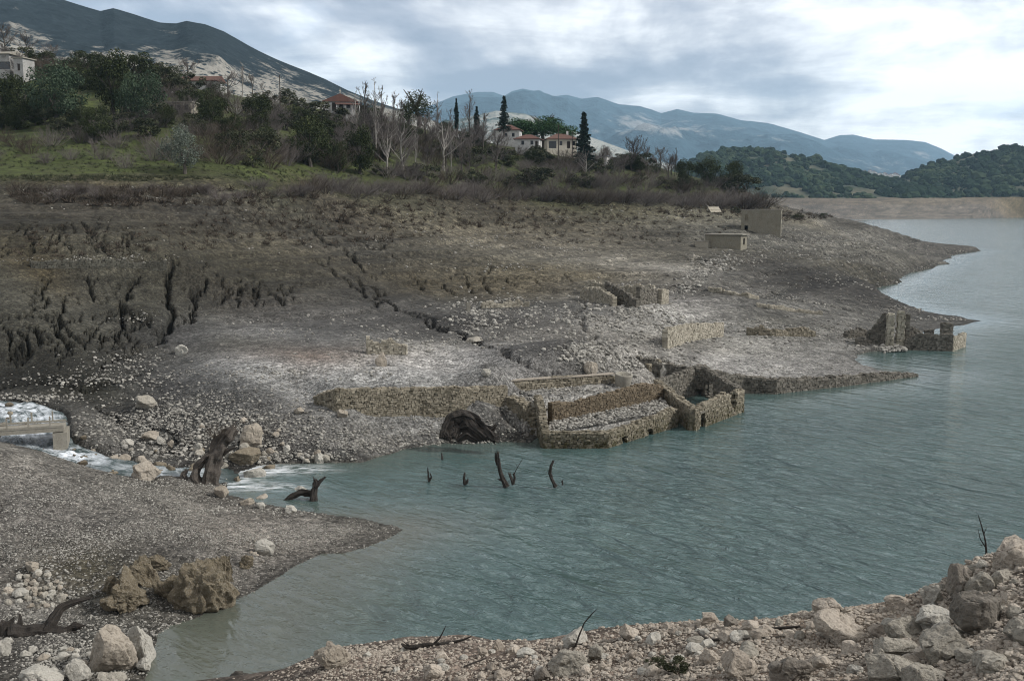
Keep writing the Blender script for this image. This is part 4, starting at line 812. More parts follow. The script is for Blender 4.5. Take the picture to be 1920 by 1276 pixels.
# --- long retaining wall holding up the pale terrace
rw = []
PT = [(596,752,3.6,.5),(632,764,3.75,.45),(690,768,3.95,.45),(780,767,4.0,.45),(860,763,4.05,.45),(945,752,4.05,.45)]
gp = [(pick(px, py + 3)[0], zt) for px, py, zt, _ in PT]
gp = [((p[0], p[1]), p[2], zt) for p, zt in gp]
print('retaining', gp)
segs = [(gp[i][0], gp[i + 1][0], min(gp[i][1], gp[i + 1][1]) - .5, [(0, PY(PT[i][0], 733 - 8 * i / 5, gp[i][0][1])[2]), (1, PY(PT[i + 1][0], 733 - 8 * (i + 1) / 5, gp[i + 1][0][1])[2])]) for i in range(5)]
segs[0][3][0] = (0, gp[0][0][2] if len(gp[0][0]) > 2 else segs[0][3][1][1] - .75)
tag(wall_obj('retaining_wall', None, 'wall', segs, .6, 1, sl=(.1, .32), ch=.15, ruin=.06), 'long dry stone retaining wall holding up the pale terrace left of the ruins', 'wall')
# earth bench behind it is the ground itself; second wall runs on behind the court
q = [PY(945, 742, 78.5), PY(1050, 726, 80.5), PY(1150, 724, 82.5)]
tt_ = [PY(945, 716, 78.5)[2], PY(1050, 704, 80.5)[2], PY(1150, 703, 82.5)[2]]
r = root_at('terrace_wall', 'low stone wall with a flat coping running behind the pale court to the leaning cylinder', 'wall', q[1][0], q[1][1], q[1][2])
wall_obj('stone_face', r, 'wall', [(q[0][:2], q[1][:2], q[0][2] - .6, [(0, tt_[0] - .15), (1, tt_[1] - .15)]), (q[1][:2], q[2][:2], q[1][2] - .6, [(0, tt_[1] - .15), (1, tt_[2] - .15)])], .55, 2, ruin=.03)
g = Geo()
for i in (0, 1):
    m_ = (q[i] + q[i + 1]) / 2; dd = q[i + 1] - q[i]; Lh = math.hypot(dd[0], dd[1]); g.box((m_[0], m_[1], (tt_[i] + tt_[i + 1]) / 2), (Lh - .02, .68, .08), math.atan2(dd[1], dd[0]), .6, .02, np.random.RandomState(5))
g.obj('coping', M['tan'], r); fix(r)
# --- leaning concrete cylinder (tapered well ring)
def lathe(g, prof, n=28, t=.5):
    pr = np.array(prof, float); an = np.arange(n) / n * 2 * math.pi; V = np.stack([pr[:, None, 0] * np.cos(an), pr[:, None, 0] * np.sin(an), pr[:, None, 1] + 0 * an], -1).reshape(-1, 3); F = []
    for i in range(len(pr) - 1):
        for j in range(n): F.append((i * n + j, i * n + (j + 1) % n, (i + 1) * n + (j + 1) % n, (i + 1) * n + j))
    g.add(V, F, t)
P = PY(1166, 738, 81.5); g = Geo(); lathe(g, [(0.0, -.6), (.50, -.6), (.56, .3), (.66, 1.0), (.74, 1.62), (.73, 1.72), (.60, 1.72), (.56, 1.2), (0, 1.15)])
o = g.obj('concrete_cylinder', M['concrete'], None, True, tuple(P)); o.rotation_euler = (R(6), R(4), 0); tag(o, 'leaning tapered concrete cylinder standing at the corner of the pale court', 'concrete ring')
# --- court floor: pale rubble fill between the walls
def patch(name, corners, z, m, seed, label=None, cat=None, kind=None, n=40, amp=.12, skirt=1.0, zs=None, attrs=True):
    c = np.array([list(p) for p in corners], float); a = np.linspace(0, 1, n); A, B = np.meshgrid(a, a)
    X = (c[0, 0] * (1 - A) + c[1, 0] * A) * (1 - B) + (c[3, 0] * (1 - A) + c[2, 0] * A) * B; Y = (c[0, 1] * (1 - A) + c[1, 1] * A) * (1 - B) + (c[3, 1] * (1 - A) + c[2, 1] * A) * B
    zz_ = z if zs is None else (zs[0] * (1 - A) + zs[1] * A) * (1 - B) + (zs[3] * (1 - A) + zs[2] * A) * B
    Z_ = zz_ + amp * fbm2(X, Y, 2.2, 4, seed) + amp * .6 * fbm2(X, Y, .5, 3, seed + 1); E = np.minimum(np.minimum(A, 1 - A), np.minimum(B, 1 - B)) * n; Z_ = np.where(E < .5, Z_ - skirt, Z_)
    me = make_mesh(name, np.stack([X, Y, Z_], -1).reshape(-1, 3), grid_faces(n, n), m, {'soil': np.tile(np.array([[.19, .183, .168]]), (n * n, 1)), 'grass': np.zeros(n * n), 'stony': np.ones(n * n), 'farness': np.zeros(n * n)}, smooth=True)
    o = link(name, me); return tag(o, label, cat, kind=kind)
def fill_stones(name, polyc, z, n, s0, s1, seed, m='rubble', zs=None):
    rg = np.random.RandomState(seed); c = np.array(polyc, float); A, B = rg.uniform(0, 1, n), rg.uniform(0, 1, n)
    X = (c[0, 0] * (1 - A) + c[1, 0] * A) * (1 - B) + (c[3, 0] * (1 - A) + c[2, 0] * A) * B; Y = (c[0, 1] * (1 - A) + c[1, 1] * A) * (1 - B) + (c[3, 1] * (1 - A) + c[2, 1] * A) * B
    Zs = z if zs is None else (zs[0] * (1 - A) + zs[1] * A) * (1 - B) + (zs[3] * (1 - A) + zs[2] * A) * B
    s = s0 + (s1 - s0) * rg.uniform(0, 1, n) ** 2; T_ = np.array(RT)[rg.randint(10, size=n)] * s[:, None, None] * .5; an = rg.uniform(0, 6.28, n); ca, sa = np.cos(an)[:, None], np.sin(an)[:, None]
    T_ = np.stack([T_[..., 0] * ca - T_[..., 1] * sa, T_[..., 0] * sa + T_[..., 1] * ca, T_[..., 2] * .8], -1) + np.stack([X, Y, Zs + rg.uniform(-.05, .12, n)], -1)[:, None]
    g = Geo(); g.many(T_, RF, rg.beta(1.6, 1.4, n)); return tag(g.obj(name, M[m]), kind='stuff')
F0, F1, F2 = W2(1022, 838, 0), W2(1136, 838, 0), W2(1264, 799, 0)
U0, U1 = (3.0, 74.3), (12.4, 82.0); B0 = (2.0, 75.6)
r = root_at('quay_ruin', 'long roofless stone ruin at the waterline with a rubble ledge between its two walls', 'ruin', 7, 74, 0)
wall_obj('front_wall', r, 'wall', [(F0, F1, -.8, [(0, 1.05), (1, 1.05)]), (F1, F2, -.8, [(0, 1.02), (.55, 1.2), (1, 1.45)], .6, [(1.55, 2.2, -.9, .48), (5.0, 5.6, -.9, .42)])], .8, 3, ruin=.06, sl=(.1, .34), ch=.16)
wall_obj('back_wall', r, 'wallbrown', [(U0, (7.6, 77.6), .2, [(0, 2.25), (.3, 2.0), (1, 2.35)]), ((7.6, 77.6), U1, .2, [(0, 2.35), (.6, 2.6), (1, 2.2)])], .6, 4, sl=(.12, .3), ch=.13)
wall_obj('end_wall', r, 'wall', [(F0, B0, -.8, [(0, 1.15), (.25, 1.7), (.5, 2.3), (1, 2.6)])], .55, 5, ruin=.04); fix(r)
fill_stones('ledge_rubble', [F0, F2, U1, U0], 0, 1900, .10, .38, 6, zs=[.98, 1.3, 1.15, .85])
patch('ledge_fill', [F0, F2, U1, U0], 0, mg, 7, kind='structure', zs=[.80, 1.05, .95, .66], amp=.05, skirt=1.6)
patch('court_floor', [(2.2, 76.0), U1, (9.3, 83.5), (.6, 78.6)], 0, mg, 8, kind='structure', zs=[2.15, 2.1, 2.45, 2.3], amp=.10, skirt=2.5, n=60)
fill_stones('court_stones', [(2.2, 76.0), U1, (9.3, 83.5), (.6, 78.6)], 0, 420, .08, .34, 9, zs=[2.2, 2.15, 2.5, 2.35])
# slipped slab and stone shoulder on the left
r = root_at('stone_shoulder', 'broken stone abutment with a slipped concrete slab left of the waterline ruin', 'ruin', 1.2, 75, 1)
wall_obj('shoulder_wall', r, 'wall', [(tuple(PY(958, 800, 76.0)[:2]), tuple(PY(1008, 830, 73.4)[:2]), .0, [(0, 2.3), (.5, 2.1), (1, 1.3)])], .9, 10, ruin=.2)
g = Geo(); c_ = PY(994, 758, 75.2); g.box(tuple(c_), (2.7, .9, .16), R(-24), .5, .02, np.random.RandomState(2), tilt=np.array(((math.cos(R(14)), 0, math.sin(R(14))), (0, 1, 0), (-math.sin(R(14)), 0, math.cos(R(14)))))); g.obj('slab', M['concrete'], r); fix(r)
fill_stones('shoulder_rubble', [tuple(PY(940, 790, 75.5)[:2]), tuple(PY(1012, 832, 72.6)[:2]), (2.0, 76.2), tuple(PY(950, 748, 78)[:2])], 0, 600, .12, .45, 11, zs=[1.6, .25, 2.2, 2.4])
patch('shoulder_ground', [tuple(PY(940, 790, 75.5)[:2]), tuple(PY(1012, 832, 72.6)[:2]), (2.0, 76.2), tuple(PY(950, 748, 78)[:2])], 0, mg, 12, kind='structure', zs=[1.5, .1, 2.1, 2.3], amp=.12, skirt=1.5)
# --- roofless square house in the water
A_, B_, C2, D2 = W2(1298, 806, 0), W2(1388, 771, 0), (17.4, 90.6), (12.6, 85.0)
r = root_at('roofless_house', 'roofless square stone house standing in the lake with a doorway and broken window', 'ruin', 15, 83, 0)
wall_obj('side_wall', r, 'wall', [(D2, A_, -.8, [(0, 2.1), (.5, 1.85), (1, 1.72)])], .6, 13, ruin=.05)
wall_obj('front_wall', r, 'wall', [(A_, B_, -.8, [(0, 1.68), (.33, 1.72), (.62, 2.0), (.70, 1.75), (.74, .6), (.82, .5), (.85, 1.9), (1, 1.85)], .6, [(.85, 1.65, -.9, 1.18)])], .6, 14, ruin=.05)
wall_obj('back_wall', r, 'walldark', [(D2, C2, -.8, [(0, 2.1), (.5, 2.25), (1, 2.6)])], .6, 15, ruin=.05)
wall_obj('gable_wall', r, 'walldark', [(C2, B_, -.8, [(0, 2.6), (.5, 2.15), (1, 1.85)], .6, [(1.9, 3.6, .2, 1.45)])], .6, 16, ruin=.05)
g = Geo(); dA = np.array(B_) - np.array(A_); dA /= np.hypot(*dA); c_ = np.array(A_) + dA * 1.25; g.box((c_[0], c_[1], 1.28), (1.25, .66, .17), math.atan2(dA[1], dA[0]), .5, .01, np.random.RandomState(1)); g.obj('lintel', M['walldark'], r); fix(r)
# --- curved drystone wall running out into the lake
cw = [(1196,690,3.2),(1260,704,2.7),(1330,716,2.2),(1390,732,1.45),(1450,734,1.25),(1500,728,1.1),(1560,722,.9),(1620,714,.7),(1680,706,.45),(1714,702,.2)]
pl = [W2(p[0], p[1], .15 if p[0] >= 1390 else z - 1.0) for p, z in [((a, b), c) for a, b, c in cw]]
segs = [(pl[i], pl[i + 1], min(0, 0) - .4 if cw[i][0] >= 1330 else cw[i + 1][2] - 1.6, [(0, cw[i][2]), (1, cw[i + 1][2])]) for i in range(len(pl) - 1)]
tag(wall_obj('drystone_wall', None, 'walldark', segs, .9, 17, ruin=.12), 'long dark dry stone wall curving out to a thin point in the lake', 'wall')
# --- pale retaining wall on the mound
q = [pick(1247, 652)[0], pick(1290, 640)[0], pick(1352, 630)[0]]
tag(wall_obj('retaining_wall', None, 'wallpale', [(q[0][:2], q[1][:2], q[0][2] - .8, [(0, q[0][2] + 1.9), (1, q[1][2] + 1.9)]), (q[1][:2], q[2][:2], q[1][2] - .8, [(0, q[1][2] + 1.9), (1, q[2][2] + 1.5)])], .6, 18, ruin=.07), 'pale stepped retaining wall with a straight corner on the rubble mound', 'wall')
# --- ruined building on the rubble mound
def wp(px, py): p = pick(px, py)[0]; return p
a, b, c, d = wp(1092, 560), wp(1152, 574), wp(1195, 577), wp(1252, 572)
r = root_at('mound_ruin', 'ruined house stubs with dark inner walls on top of the big rubble mound', 'ruin', b[0], b[1], b[2])
Lm = 118
def mseg(p, q_, h0, h1, hm=None): return (tuple(p[:2]), tuple(q_[:2]), min(p[2], q_[2]) - .6, [(0, p[2] + h0)] + ([(.5, (p[2] + q_[2]) / 2 + hm)] if hm else []) + [(1, q_[2] + h1)])
bk = lambda p, dx, dy: np.array([p[0] + dx, p[1] + dy, p[2]])
wall_obj('front_wall', r, 'wallpale', [mseg(a, b, 1.2, 1.0, 1.9)], .6, 19, ruin=.2)
wall_obj('inner_wall', r, 'walldark', [mseg(bk(b, -.5, 4.5), c, 2.6, 1.0, 1.9)], .6, 20, ruin=.15)
wall_obj('back_wall', r, 'wallpale', [mseg(bk(a, 1, 6), bk(d, -1, 6), 1.9, 2.1, 1.5)], .6, 21, ruin=.25)
wall_obj('corner_wall', r, 'walldark', [mseg(bk(c, .6, 3.5), bk(d, -1.2, .8), 2.2, 1.9, 2.1)], .6, 22, ruin=.12)
wall_obj('pier', r, 'wallpale', [mseg(bk(d, -1.1, .3), bk(d, 0, 2.2), 1.9, 1.8)], .9, 23, ruin=.05); fix(r)
# --- ruin standing in the lake on the right
a = W2(1697, 655, 0); b = W2(1783, 658, 0); c = W2(1806, 649, 0)
r = root_at('lakeside_ruin', 'ruined stone building in the lake with twin plastered pillars and one lone pier', 'ruin', a[0], a[1], 0)
wall_obj('front_wall', r, 'walldark', [(a, b, -.8, [(0, 1.1), (.12, 1.55), (.3, 1.9), (.6, 1.85), (1, 1.95)])], .6, 24, ruin=.12)
wall_obj('end_wall', r, 'wallpale', [(b, c, -.8, [(0, 1.75), (.5, 1.4), (1, 1.65)])], .6, 25, ruin=.08)
e = np.array(b) + np.array([-.45, .1]); wall_obj('pier', r, 'walldark', [(tuple(e + [-.45, .5]), tuple(e + [.55, .5]), 1.5, [(0, 3.25), (1, 3.2)])], .75, 26, ruin=.05)
e = W2(1740, 655, 0); wall_obj('stub', r, 'walldark', [((e[0] - .2, e[1] + .5), (e[0] + .6, e[1] + .4), 1.5, [(0, 2.1), (1, 2.35)])], .5, 27, ruin=.1)
tw = pick(1680, 648)[0]; print('tower', tw)
ty = 118.5
def pyz(py, Y=ty): return PY(1680, py, Y)[2]
for nm, x0, x1, yt, dyy in (('pillar', 1664, 1676, 588, 0), ('pillar', 1683, 1696, 585, .5)):
    p0, p1 = PY(x0, 640, ty + dyy), PY(x1, 640, ty + dyy); z0, z1 = .2, pyz(yt)
    wall_obj(nm, r, 'plaster', [((p0[0], p0[1] + .35), (p1[0], p1[1] + .25), z0, [(0, z1 - .3), (.3, z1), (.8, z1 - .05), (1, z1 - .5)])], .7, int(x0), ch=.34, sl=(.3, .5), jit=.05, ruin=.12, ends=False); continue
    # plastered block with a broken outline
    w_ = p1[0] - p0[0]; n_ = 12; rg = np.random.RandomState(int(x0)); zs_ = np.linspace(z0, z1, n_)
    for i in range(n_ - 1):
        g.box(((p0[0] + p1[0]) / 2 + rg.uniform(-.03, .03), p0[1] + .35, (zs_[i] + zs_[i + 1]) / 2), (w_ * rg.uniform(.93, 1.04), .7 + rg.uniform(-.05, .05), (zs_[1] - zs_[0]) + .004), R(-8), .4 + .3 * rg.uniform(), .03, rg)
    g.obj(nm, M['render'], r)
p0 = PY(1700, 640, ty + .6); wall_obj('side_wall', r, 'walldark', [((p0[0] + .1, p0[1] + .2), (p0[0] + .7, p0[1] + 3.2), .2, [(0, pyz(590)), (.6, pyz(600)), (1, pyz(622))])], .5, 28, ruin=.15)
p0 = PY(1652, 640, ty + .8); wall_obj('rear_wall', r, 'walldark', [((p0[0] - 1.3, p0[1] + 1), (p0[0] + .5, p0[1] + .4), .2, [(0, 1.9), (.35, 2.6), (.7, 3.4), (1, 4.4)])], .6, 29, ruin=.25)
p0 = PY(1706, 640, ty + 1); wall_obj('low_wall', r, 'walldark', [((p0[0], p0[1] + .6), (p0[0] + 2.4, p0[1] + 1.2), -.3, [(0, 2.6), (.6, 2.0), (1, 1.2)])], .6, 30, ruin=.12); fix(r)
fill_stones('lakeside_rubble', [W2(1655, 662, 0), W2(1700, 660, 0), W2(1700, 645, 0), W2(1650, 645, 0)], 0, 380, .2, .6, 31, zs=[.1, .15, .9, 1.0])
for (px, py, w, h, lb) in ((1610, 632, 46, 14, 'low overgrown wall stub left of the twin pillars, farther one'), (1618, 646, 22, 14, 'short dark wall block in the rubble left of the twin pillars')):
    p = pick(px - w / 2, py)[0]; q_ = pick(px + w / 2, py)[0]; hh = h / FPX * p[1] * 1.0
    tag(wall_obj('wall_stub', None, 'walldark', [(tuple(p[:2]), tuple(q_[:2]), p[2] - .6, [(0, p[2] + hh * .7), (.5, p[2] + hh), (1, q_[2] + hh * .6)])], .8, 32 + px % 5, ruin=.12), lb, 'wall')
# rubble walls of vanished houses, each a low bank
for i, (x0, y0, x1, y1, h, mk, lb) in enumerate([(1402, 628, 1525, 630, 1.0, 'wall', 'low broken wall along the foot of the green topped bank'), (905, 577, 990, 574, .7, 'wallpale', 'low pale wall line left of the rubble mound'),
        (690, 662, 760, 664, 1.3, 'wallpale', 'tumbled wall in the mound beside the chunky tan boulder'), (60, 500, 310, 500, .75, 'mudwall', 'long low dark stone wall on the upper left mud bank'),
        (1215, 690, 1262, 700, .8, 'wall', 'short rubble wall right of the leaning cylinder'), (1420, 574, 1540, 590, .4, 'wallpale', 'thin line of wall footing on the grey flat'), (1330, 545, 1420, 560, .5, 'wallpale', 'sloping wall footing below the mound of white stones')]):
    n_ = 5; P_ = [pick(x0 + (x1 - x0) * k / n_, y0 + (y1 - y0) * k / n_)[0] for k in range(n_ + 1)]
    tag(wall_obj('broken_wall', None, mk, [(tuple(P_[k][:2]), tuple(P_[k + 1][:2]), min(P_[k][2], P_[k + 1][2]) - .7, [(0, P_[k][2] + h * (.75 + .25 * math.sin(k * 2 + i))), (1, P_[k + 1][2] + h * (.75 + .25 * math.sin((k + 1) * 2 + i)))]) for k in range(n_)], .6, 40 + i, ruin=.16), lb, 'wall')
# --- small post stub at the track
p = pick(878, 584)[0]; g = Geo(); g.box((0, 0, .45), (.45, .4, 1.3), .2, .5, .05, np.random.RandomState(3)); tag(g.obj('gate_post', M['concrete'], None, loc=tuple(p)), 'stubby stone gate post at the left end of the pale wall line', 'post')
# --- buildings on the drawdown slope
def slab_house(root, mat_, w, d, h, wt=.3):
    pass
def box_walls(root, w, d, h, z0, m, openings, name='wall', wt=.25):
    """four walls round the origin of root, local axes; openings: side -> [(s0,s1,z0,z1)]"""
    sides = {'f': ((-w / 2, -d / 2), (w / 2, -d / 2)), 'r': ((w / 2, -d / 2), (w / 2, d / 2)), 'b': ((w / 2, d / 2), (-w / 2, d / 2)), 'l': ((-w / 2, d / 2), (-w / 2, -d / 2))}
    for k, (p, q_) in sides.items():
        g = Geo(); p = np.array(p, float); q_ = np.array(q_, float); L_ = np.hypot(*(q_ - p)); dr = (q_ - p) / L_; nn = np.array([-dr[1], dr[0]]); a = math.atan2(dr[1], dr[0]); ops = sorted(openings.get(k, []))
        off = nn * wt / 2; cut0 = 0 if k in 'fb' else wt + .002; s = cut0; S1 = L_ - cut0
        def piece(s0, s1, za, zb_):
            if s1 - s0 < .01 or zb_ - za < .01: return
            m_ = (s0 + s1) / 2; c = p + dr * m_ + off; g.box((c[0], c[1], (za + zb_) / 2), (s1 - s0, wt, zb_ - za), a)
        for o in ops:
            piece(s, o[0], z0, h); zz0 = z0
            for j in range(2, len(o), 2): piece(o[0], o[1], zz0, o[j]); zz0 = o[j + 1]
            piece(o[0], o[1], zz0, h); s = o[1]
        piece(s, S1, z0, h); g.obj(name, m, root)
P = pick(1352, 463)[0]; P2 = pick(1376, 467)[0]; print('hut', P, P2); sc = P2[1] / FPX
hut = empty('concrete_hut', (PY(1363, 466, P2[1] + 2)[0], P2[1] + 3.2, P2[2]), R(-33)); tag(hut, 'single storey concrete hut with a flat roof slab and one square window', 'hut')
box_walls(hut, 8.2, 3.9, 3.0, -1.2, M['shell'], {'r': [(1.5, 2.55, .9, 2.35)]})
g = Geo(); g.box((0.1, 0, 3.12), (8.9, 4.5, .2)); g.obj('roof_slab', M['concrete'], hut)
ax = empty('concrete_box', (PY(1324, 463, P2[1] + 1)[0], P2[1] + 3.8, P2[2] + .2), R(-33)); tag(ax, 'small open concrete box beside the left end of the flat roofed hut', 'shed')
box_walls(ax, 3.0, 2.2, 1.35, -1.2, M['render'], {}); g = Geo(); g.box((0, 0, 1.42), (3.1, 2.3, .1)); g.obj('cover', M['concrete'], ax)
P = pick(1456, 440)[0]; print('two storey', P)
ts_ = empty('roofless_building', (PY(1432, 440, P[1] + 1)[0], P[1] + 3.5, P[2]), R(-17)); tag(ts_, 'tall two storey roofless shell of a house with empty window openings', 'ruin')
S_ = P[1] / FPX
box_walls(ts_, 72 * S_, 6.4, 45 * S_, -1.5, M['shell'], {'f': [(.85, 1.7, 1.0, 2.3, 3.7, 5.2)], 'r': [(1.0, 2.2, 3.8, 5.3), (3.4, 4.8, .8, 2.8, 3.8, 5.3)], 'b': [(1.5, 3.0, 3.6, 5.2), (6.9, 8.1, .9, 2.4)]}, wt=.35)
g = Geo(); g.box((0, 0, 2.95), (72 * S_ - .8, 5.6, .2)); g.obj('light_block_slab', M['concrete'], ts_)  # unseen slab added to darken the lower storey behind its window
g = Geo(); g.box((0, -3.2 + .17, 45 * S_ + .11), (72 * S_ + .3, .5, .2)); g.box((36 * S_ - .17, .26, 45 * S_ + .11), (.5, 5.9, .2)); g.obj('wall_coping', M['concrete'], ts_)
P = pick(1340, 399)[0]; g = Geo(); g.box((0, 0, .9), (3.4, 3.0, .22), .2, tilt=np.array(((1, 0, 0), (0, math.cos(R(32)), -math.sin(R(32))), (0, math.sin(R(32)), math.cos(R(32)))))); g.box((0, .5, .2), (2.8, 1.8, 1.4), .2)
tag(g.obj('roof_slab_remains', M['wallpale'], None, loc=tuple(P)), 'pale slanting roof slab lying on the scrubby slope above the hut', 'ruin')
# --- footbridge over the stream
b0, b1 = PZ(-40, 810, 2.8), PZ(112, 790, 3.15); yb = b0[1]; print('bridge', b0, b1)
dd = b1 - b0; Lb = math.hypot(dd[0], dd[1]); ab = math.atan2(dd[1], dd[0]); mid = (b0 + b1) / 2
br = empty('footbridge', tuple(mid), ab); tag(br, 'small concrete footbridge with bare posts crossing the stream at the left edge', 'bridge')
g = Geo(); g.box((0, 0, -.17), (Lb + .6, 1.9, .24), 0, .4, .01, np.random.RandomState(1)); g.obj('deck', M['concrete'], br)
g = Geo(); g.box((0, -.88, .07), (Lb + .6, .14, .12)); g.box((0, .88, .07), (Lb + .6, .14, .12)); g.obj('kerb', M['concrete'], br)
for sgn in (-1, 1):
    g = Geo(); g.box((sgn * (Lb / 2 + .05), 0, -1.45), (.8, 2.1, 2.2), 0, .4, .04, np.random.RandomState(2)); g.obj('abutment', M['concrete'], br)
for i in range(4):
    for s_ in (-.88, .88):
        g = Geo(); g.box((0, 0, .36), (.10, .10, .66), 0, .6, .01, np.random.RandomState(i)); g.obj('post', M['concrete'], br, loc=(-Lb / 2 + .5 + i * (Lb - 1) / 3, s_, .05))
# ------------------------------------------------------------------ vegetation
def leaf_mat(name, a, b, c):
    m, T = mat(name); ti = T.new('ShaderNodeAttribute', attribute_name='tint').outputs['Fac']
    oi = T.new('ShaderNodeObjectInfo').outputs['Random']; f = T.math('ADD', T.math('MULTIPLY', ti, .8), T.math('MULTIPLY', oi, .2))
    finish(T, T.ramp(f, [(0, a), (.5, b), (1, c)]), .85, None, spec=.08); return m
LM = {'oak': leaf_mat('dark_oak_leaves', (.014, .018, .008), (.030, .038, .015), (.062, .073, .030)), 'olive': leaf_mat('deep_green_leaves', (.016, .028, .017), (.038, .058, .034), (.085, .11, .07)),
      'silver': leaf_mat('silver_olive_leaves', (.045, .055, .042), (.10, .115, .092), (.19, .21, .175)), 'yellow': leaf_mat('yellow_green_leaves', (.035, .045, .014), (.075, .088, .03), (.12, .13, .05)),
      'conifer': leaf_mat('fir_needles', (.008, .015, .012), (.017, .030, .023), (.034, .050, .036)), 'pine': leaf_mat('pine_needles', (.016, .038, .016), (.032, .066, .026), (.055, .095, .038)),
      'scrub': leaf_mat('dull_scrub_leaves', (.022, .026, .015), (.045, .05, .028), (.085, .085, .05)), 'twig': leaf_mat('grey_brown_twigs', (.065, .055, .05), (.115, .10, .092), (.18, .16, .148)),
      'bark': leaf_mat('grey_bark', (.04, .034, .028), (.075, .066, .056), (.12, .11, .098)), 'white': leaf_mat('pale_plane_bark', (.14, .13, .115), (.24, .225, .20), (.36, .34, .31)), 'brown': leaf_mat('brown_dry_twigs', (.035, .027, .02), (.065, .052, .04), (.10, .083, .066))}
def leaves(g, cl, n, s, rg, flat=1.0, shell=.45, tv=.22, up=0.0):
    """cl: (x,y,z,r) clumps; n leaf faces of size s (fractions of tree height)"""
    cl = np.array(cl, float); w = cl[:, 3] ** 2; k = rg.choice(len(cl), n, p=w / w.sum()); d = rg.normal(size=(n, 3)); d /= np.linalg.norm(d, axis=1)[:, None]
    r = cl[k, 3] * (shell + (1 - shell) * rg.uniform(0, 1, n) ** .5); P = cl[k, :3] + d * r[:, None] * np.array([1, 1, flat])
    a = rg.normal(size=(n, 3)); a /= np.linalg.norm(a, axis=1)[:, None]; b = np.cross(a, rg.normal(size=(n, 3))); b /= np.linalg.norm(b, axis=1)[:, None] + 1e-9
    S = s * rg.uniform(.6, 1.35, n)[:, None]; a = a * S; b = b * S * .6
    T_ = np.stack([P - a, P + b * .8, P + a, P - b], 1); ct = rg.uniform(-.25, .25, len(cl))
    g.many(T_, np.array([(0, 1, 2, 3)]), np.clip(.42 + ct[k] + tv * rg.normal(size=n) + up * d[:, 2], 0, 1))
def stems(g, P, r0, r1, t):
    """P (N,4,3) polylines -> tapering three sided stems"""
    P = np.asarray(P, float); N, K, _ = P.shape; d = P[:, -1] - P[:, 0]; ref = np.where(np.abs(d[:, 2:3]) > .8 * np.linalg.norm(d, axis=1)[:, None], [[1., 0, 0]], [[0, 0, 1.]])
    a = np.cross(d, ref); a /= np.linalg.norm(a, axis=1)[:, None] + 1e-9; b = np.cross(d, a); b /= np.linalg.norm(b, axis=1)[:, None] + 1e-9
    rr = np.asarray(r0)[:, None] * (1 - np.linspace(0, 1, K))[None] + np.asarray(r1)[:, None] * np.linspace(0, 1, K)[None]; V = []
    for j in range(3):
        an = j * 2.0944; V.append(P + rr[..., None] * (math.cos(an) * a + math.sin(an) * b)[:, None])
    V = np.stack(V, 2).reshape(N, K * 3, 3); F = []
    for i in range(K - 1):
        for j in range(3): F.append((i * 3 + j, i * 3 + (j + 1) % 3, i * 3 + 3 + (j + 1) % 3, i * 3 + 3 + j))
    g.many(V, np.array(F), t)
def curve(p, d, L_, bend, rg, K=4):
    """N starts p, directions d, lengths -> (N,K,3)"""
    n = len(p); out = [p]; q = p.copy(); dd = d.copy()
    for i in range(K - 1):
        dd = dd + rg.normal(size=(n, 3)) * .16 + bend; dd /= np.linalg.norm(dd, axis=1)[:, None]; q = q + dd * (L_ / (K - 1))[:, None]; out.append(q)
    return np.stack(out, 1), dd
def branching(g, base_paths, rad, levels, rg):
    """levels: (children per stem, length factor, spread, upward pull, radius factor, min t)"""
    P, r, Ln = base_paths, rad, np.linalg.norm(base_paths[:, -1] - base_paths[:, 0], axis=1)
    for (nc, lf, spread, upb, rf, t0) in levels:
        N, K, _ = P.shape; idx = np.repeat(np.arange(N), nc); t = rg.uniform(t0, 1, len(idx)) * (K - 1); i0 = np.minimum(t.astype(int), K - 2); f = (t - i0)[:, None]
        st = P[idx, i0] * (1 - f) + P[idx, i0 + 1] * f; dr = P[idx, i0 + 1] - P[idx, i0]; dr /= np.linalg.norm(dr, axis=1)[:, None] + 1e-9
        d = dr + spread * rg.normal(size=dr.shape); d[:, 2] += upb; d /= np.linalg.norm(d, axis=1)[:, None]
        Lc = Ln[idx] * lf * rg.uniform(.55, 1.15, len(idx)) * (1.15 - .5 * t / (K - 1)); rc = np.maximum(r[idx] * rf, .0011)
        P2, _ = curve(st, d, Lc, np.array([0, 0, .05 + upb * .12]), rg); stems(g, P2, rc, np.maximum(rc * .45, .0008), rg.uniform(.1, .9, len(P2))); P, r, Ln = P2, rc * .6, Lc
PROTO = {}
def proto(kind, v, parts): PROTO.setdefault(kind, []).append(parts)
def trunk_g(rg, h, r, lean=.05, m='bark', n=5, forks=0):
    g = Geo(); p = [np.array([0, 0, -.06])]; 
    for i in range(1, n + 1): p.append(np.array([rg.uniform(-lean, lean) * i / n, rg.uniform(-lean, lean) * i / n, h * i / n]))
    g.tube(p, np.linspace(r * 1.25, r * .55, n + 1), 7, .5)
    for k in range(forks):
        a = rg.uniform(0, 6.28); e = p[-1] + np.array([math.cos(a) * .22, math.sin(a) * .22, .25]); g.tube([p[-2], (p[-2] + e) / 2 + [0, 0, .03], e], [r * .5, r * .38, r * .15], 5, .4)
    return g
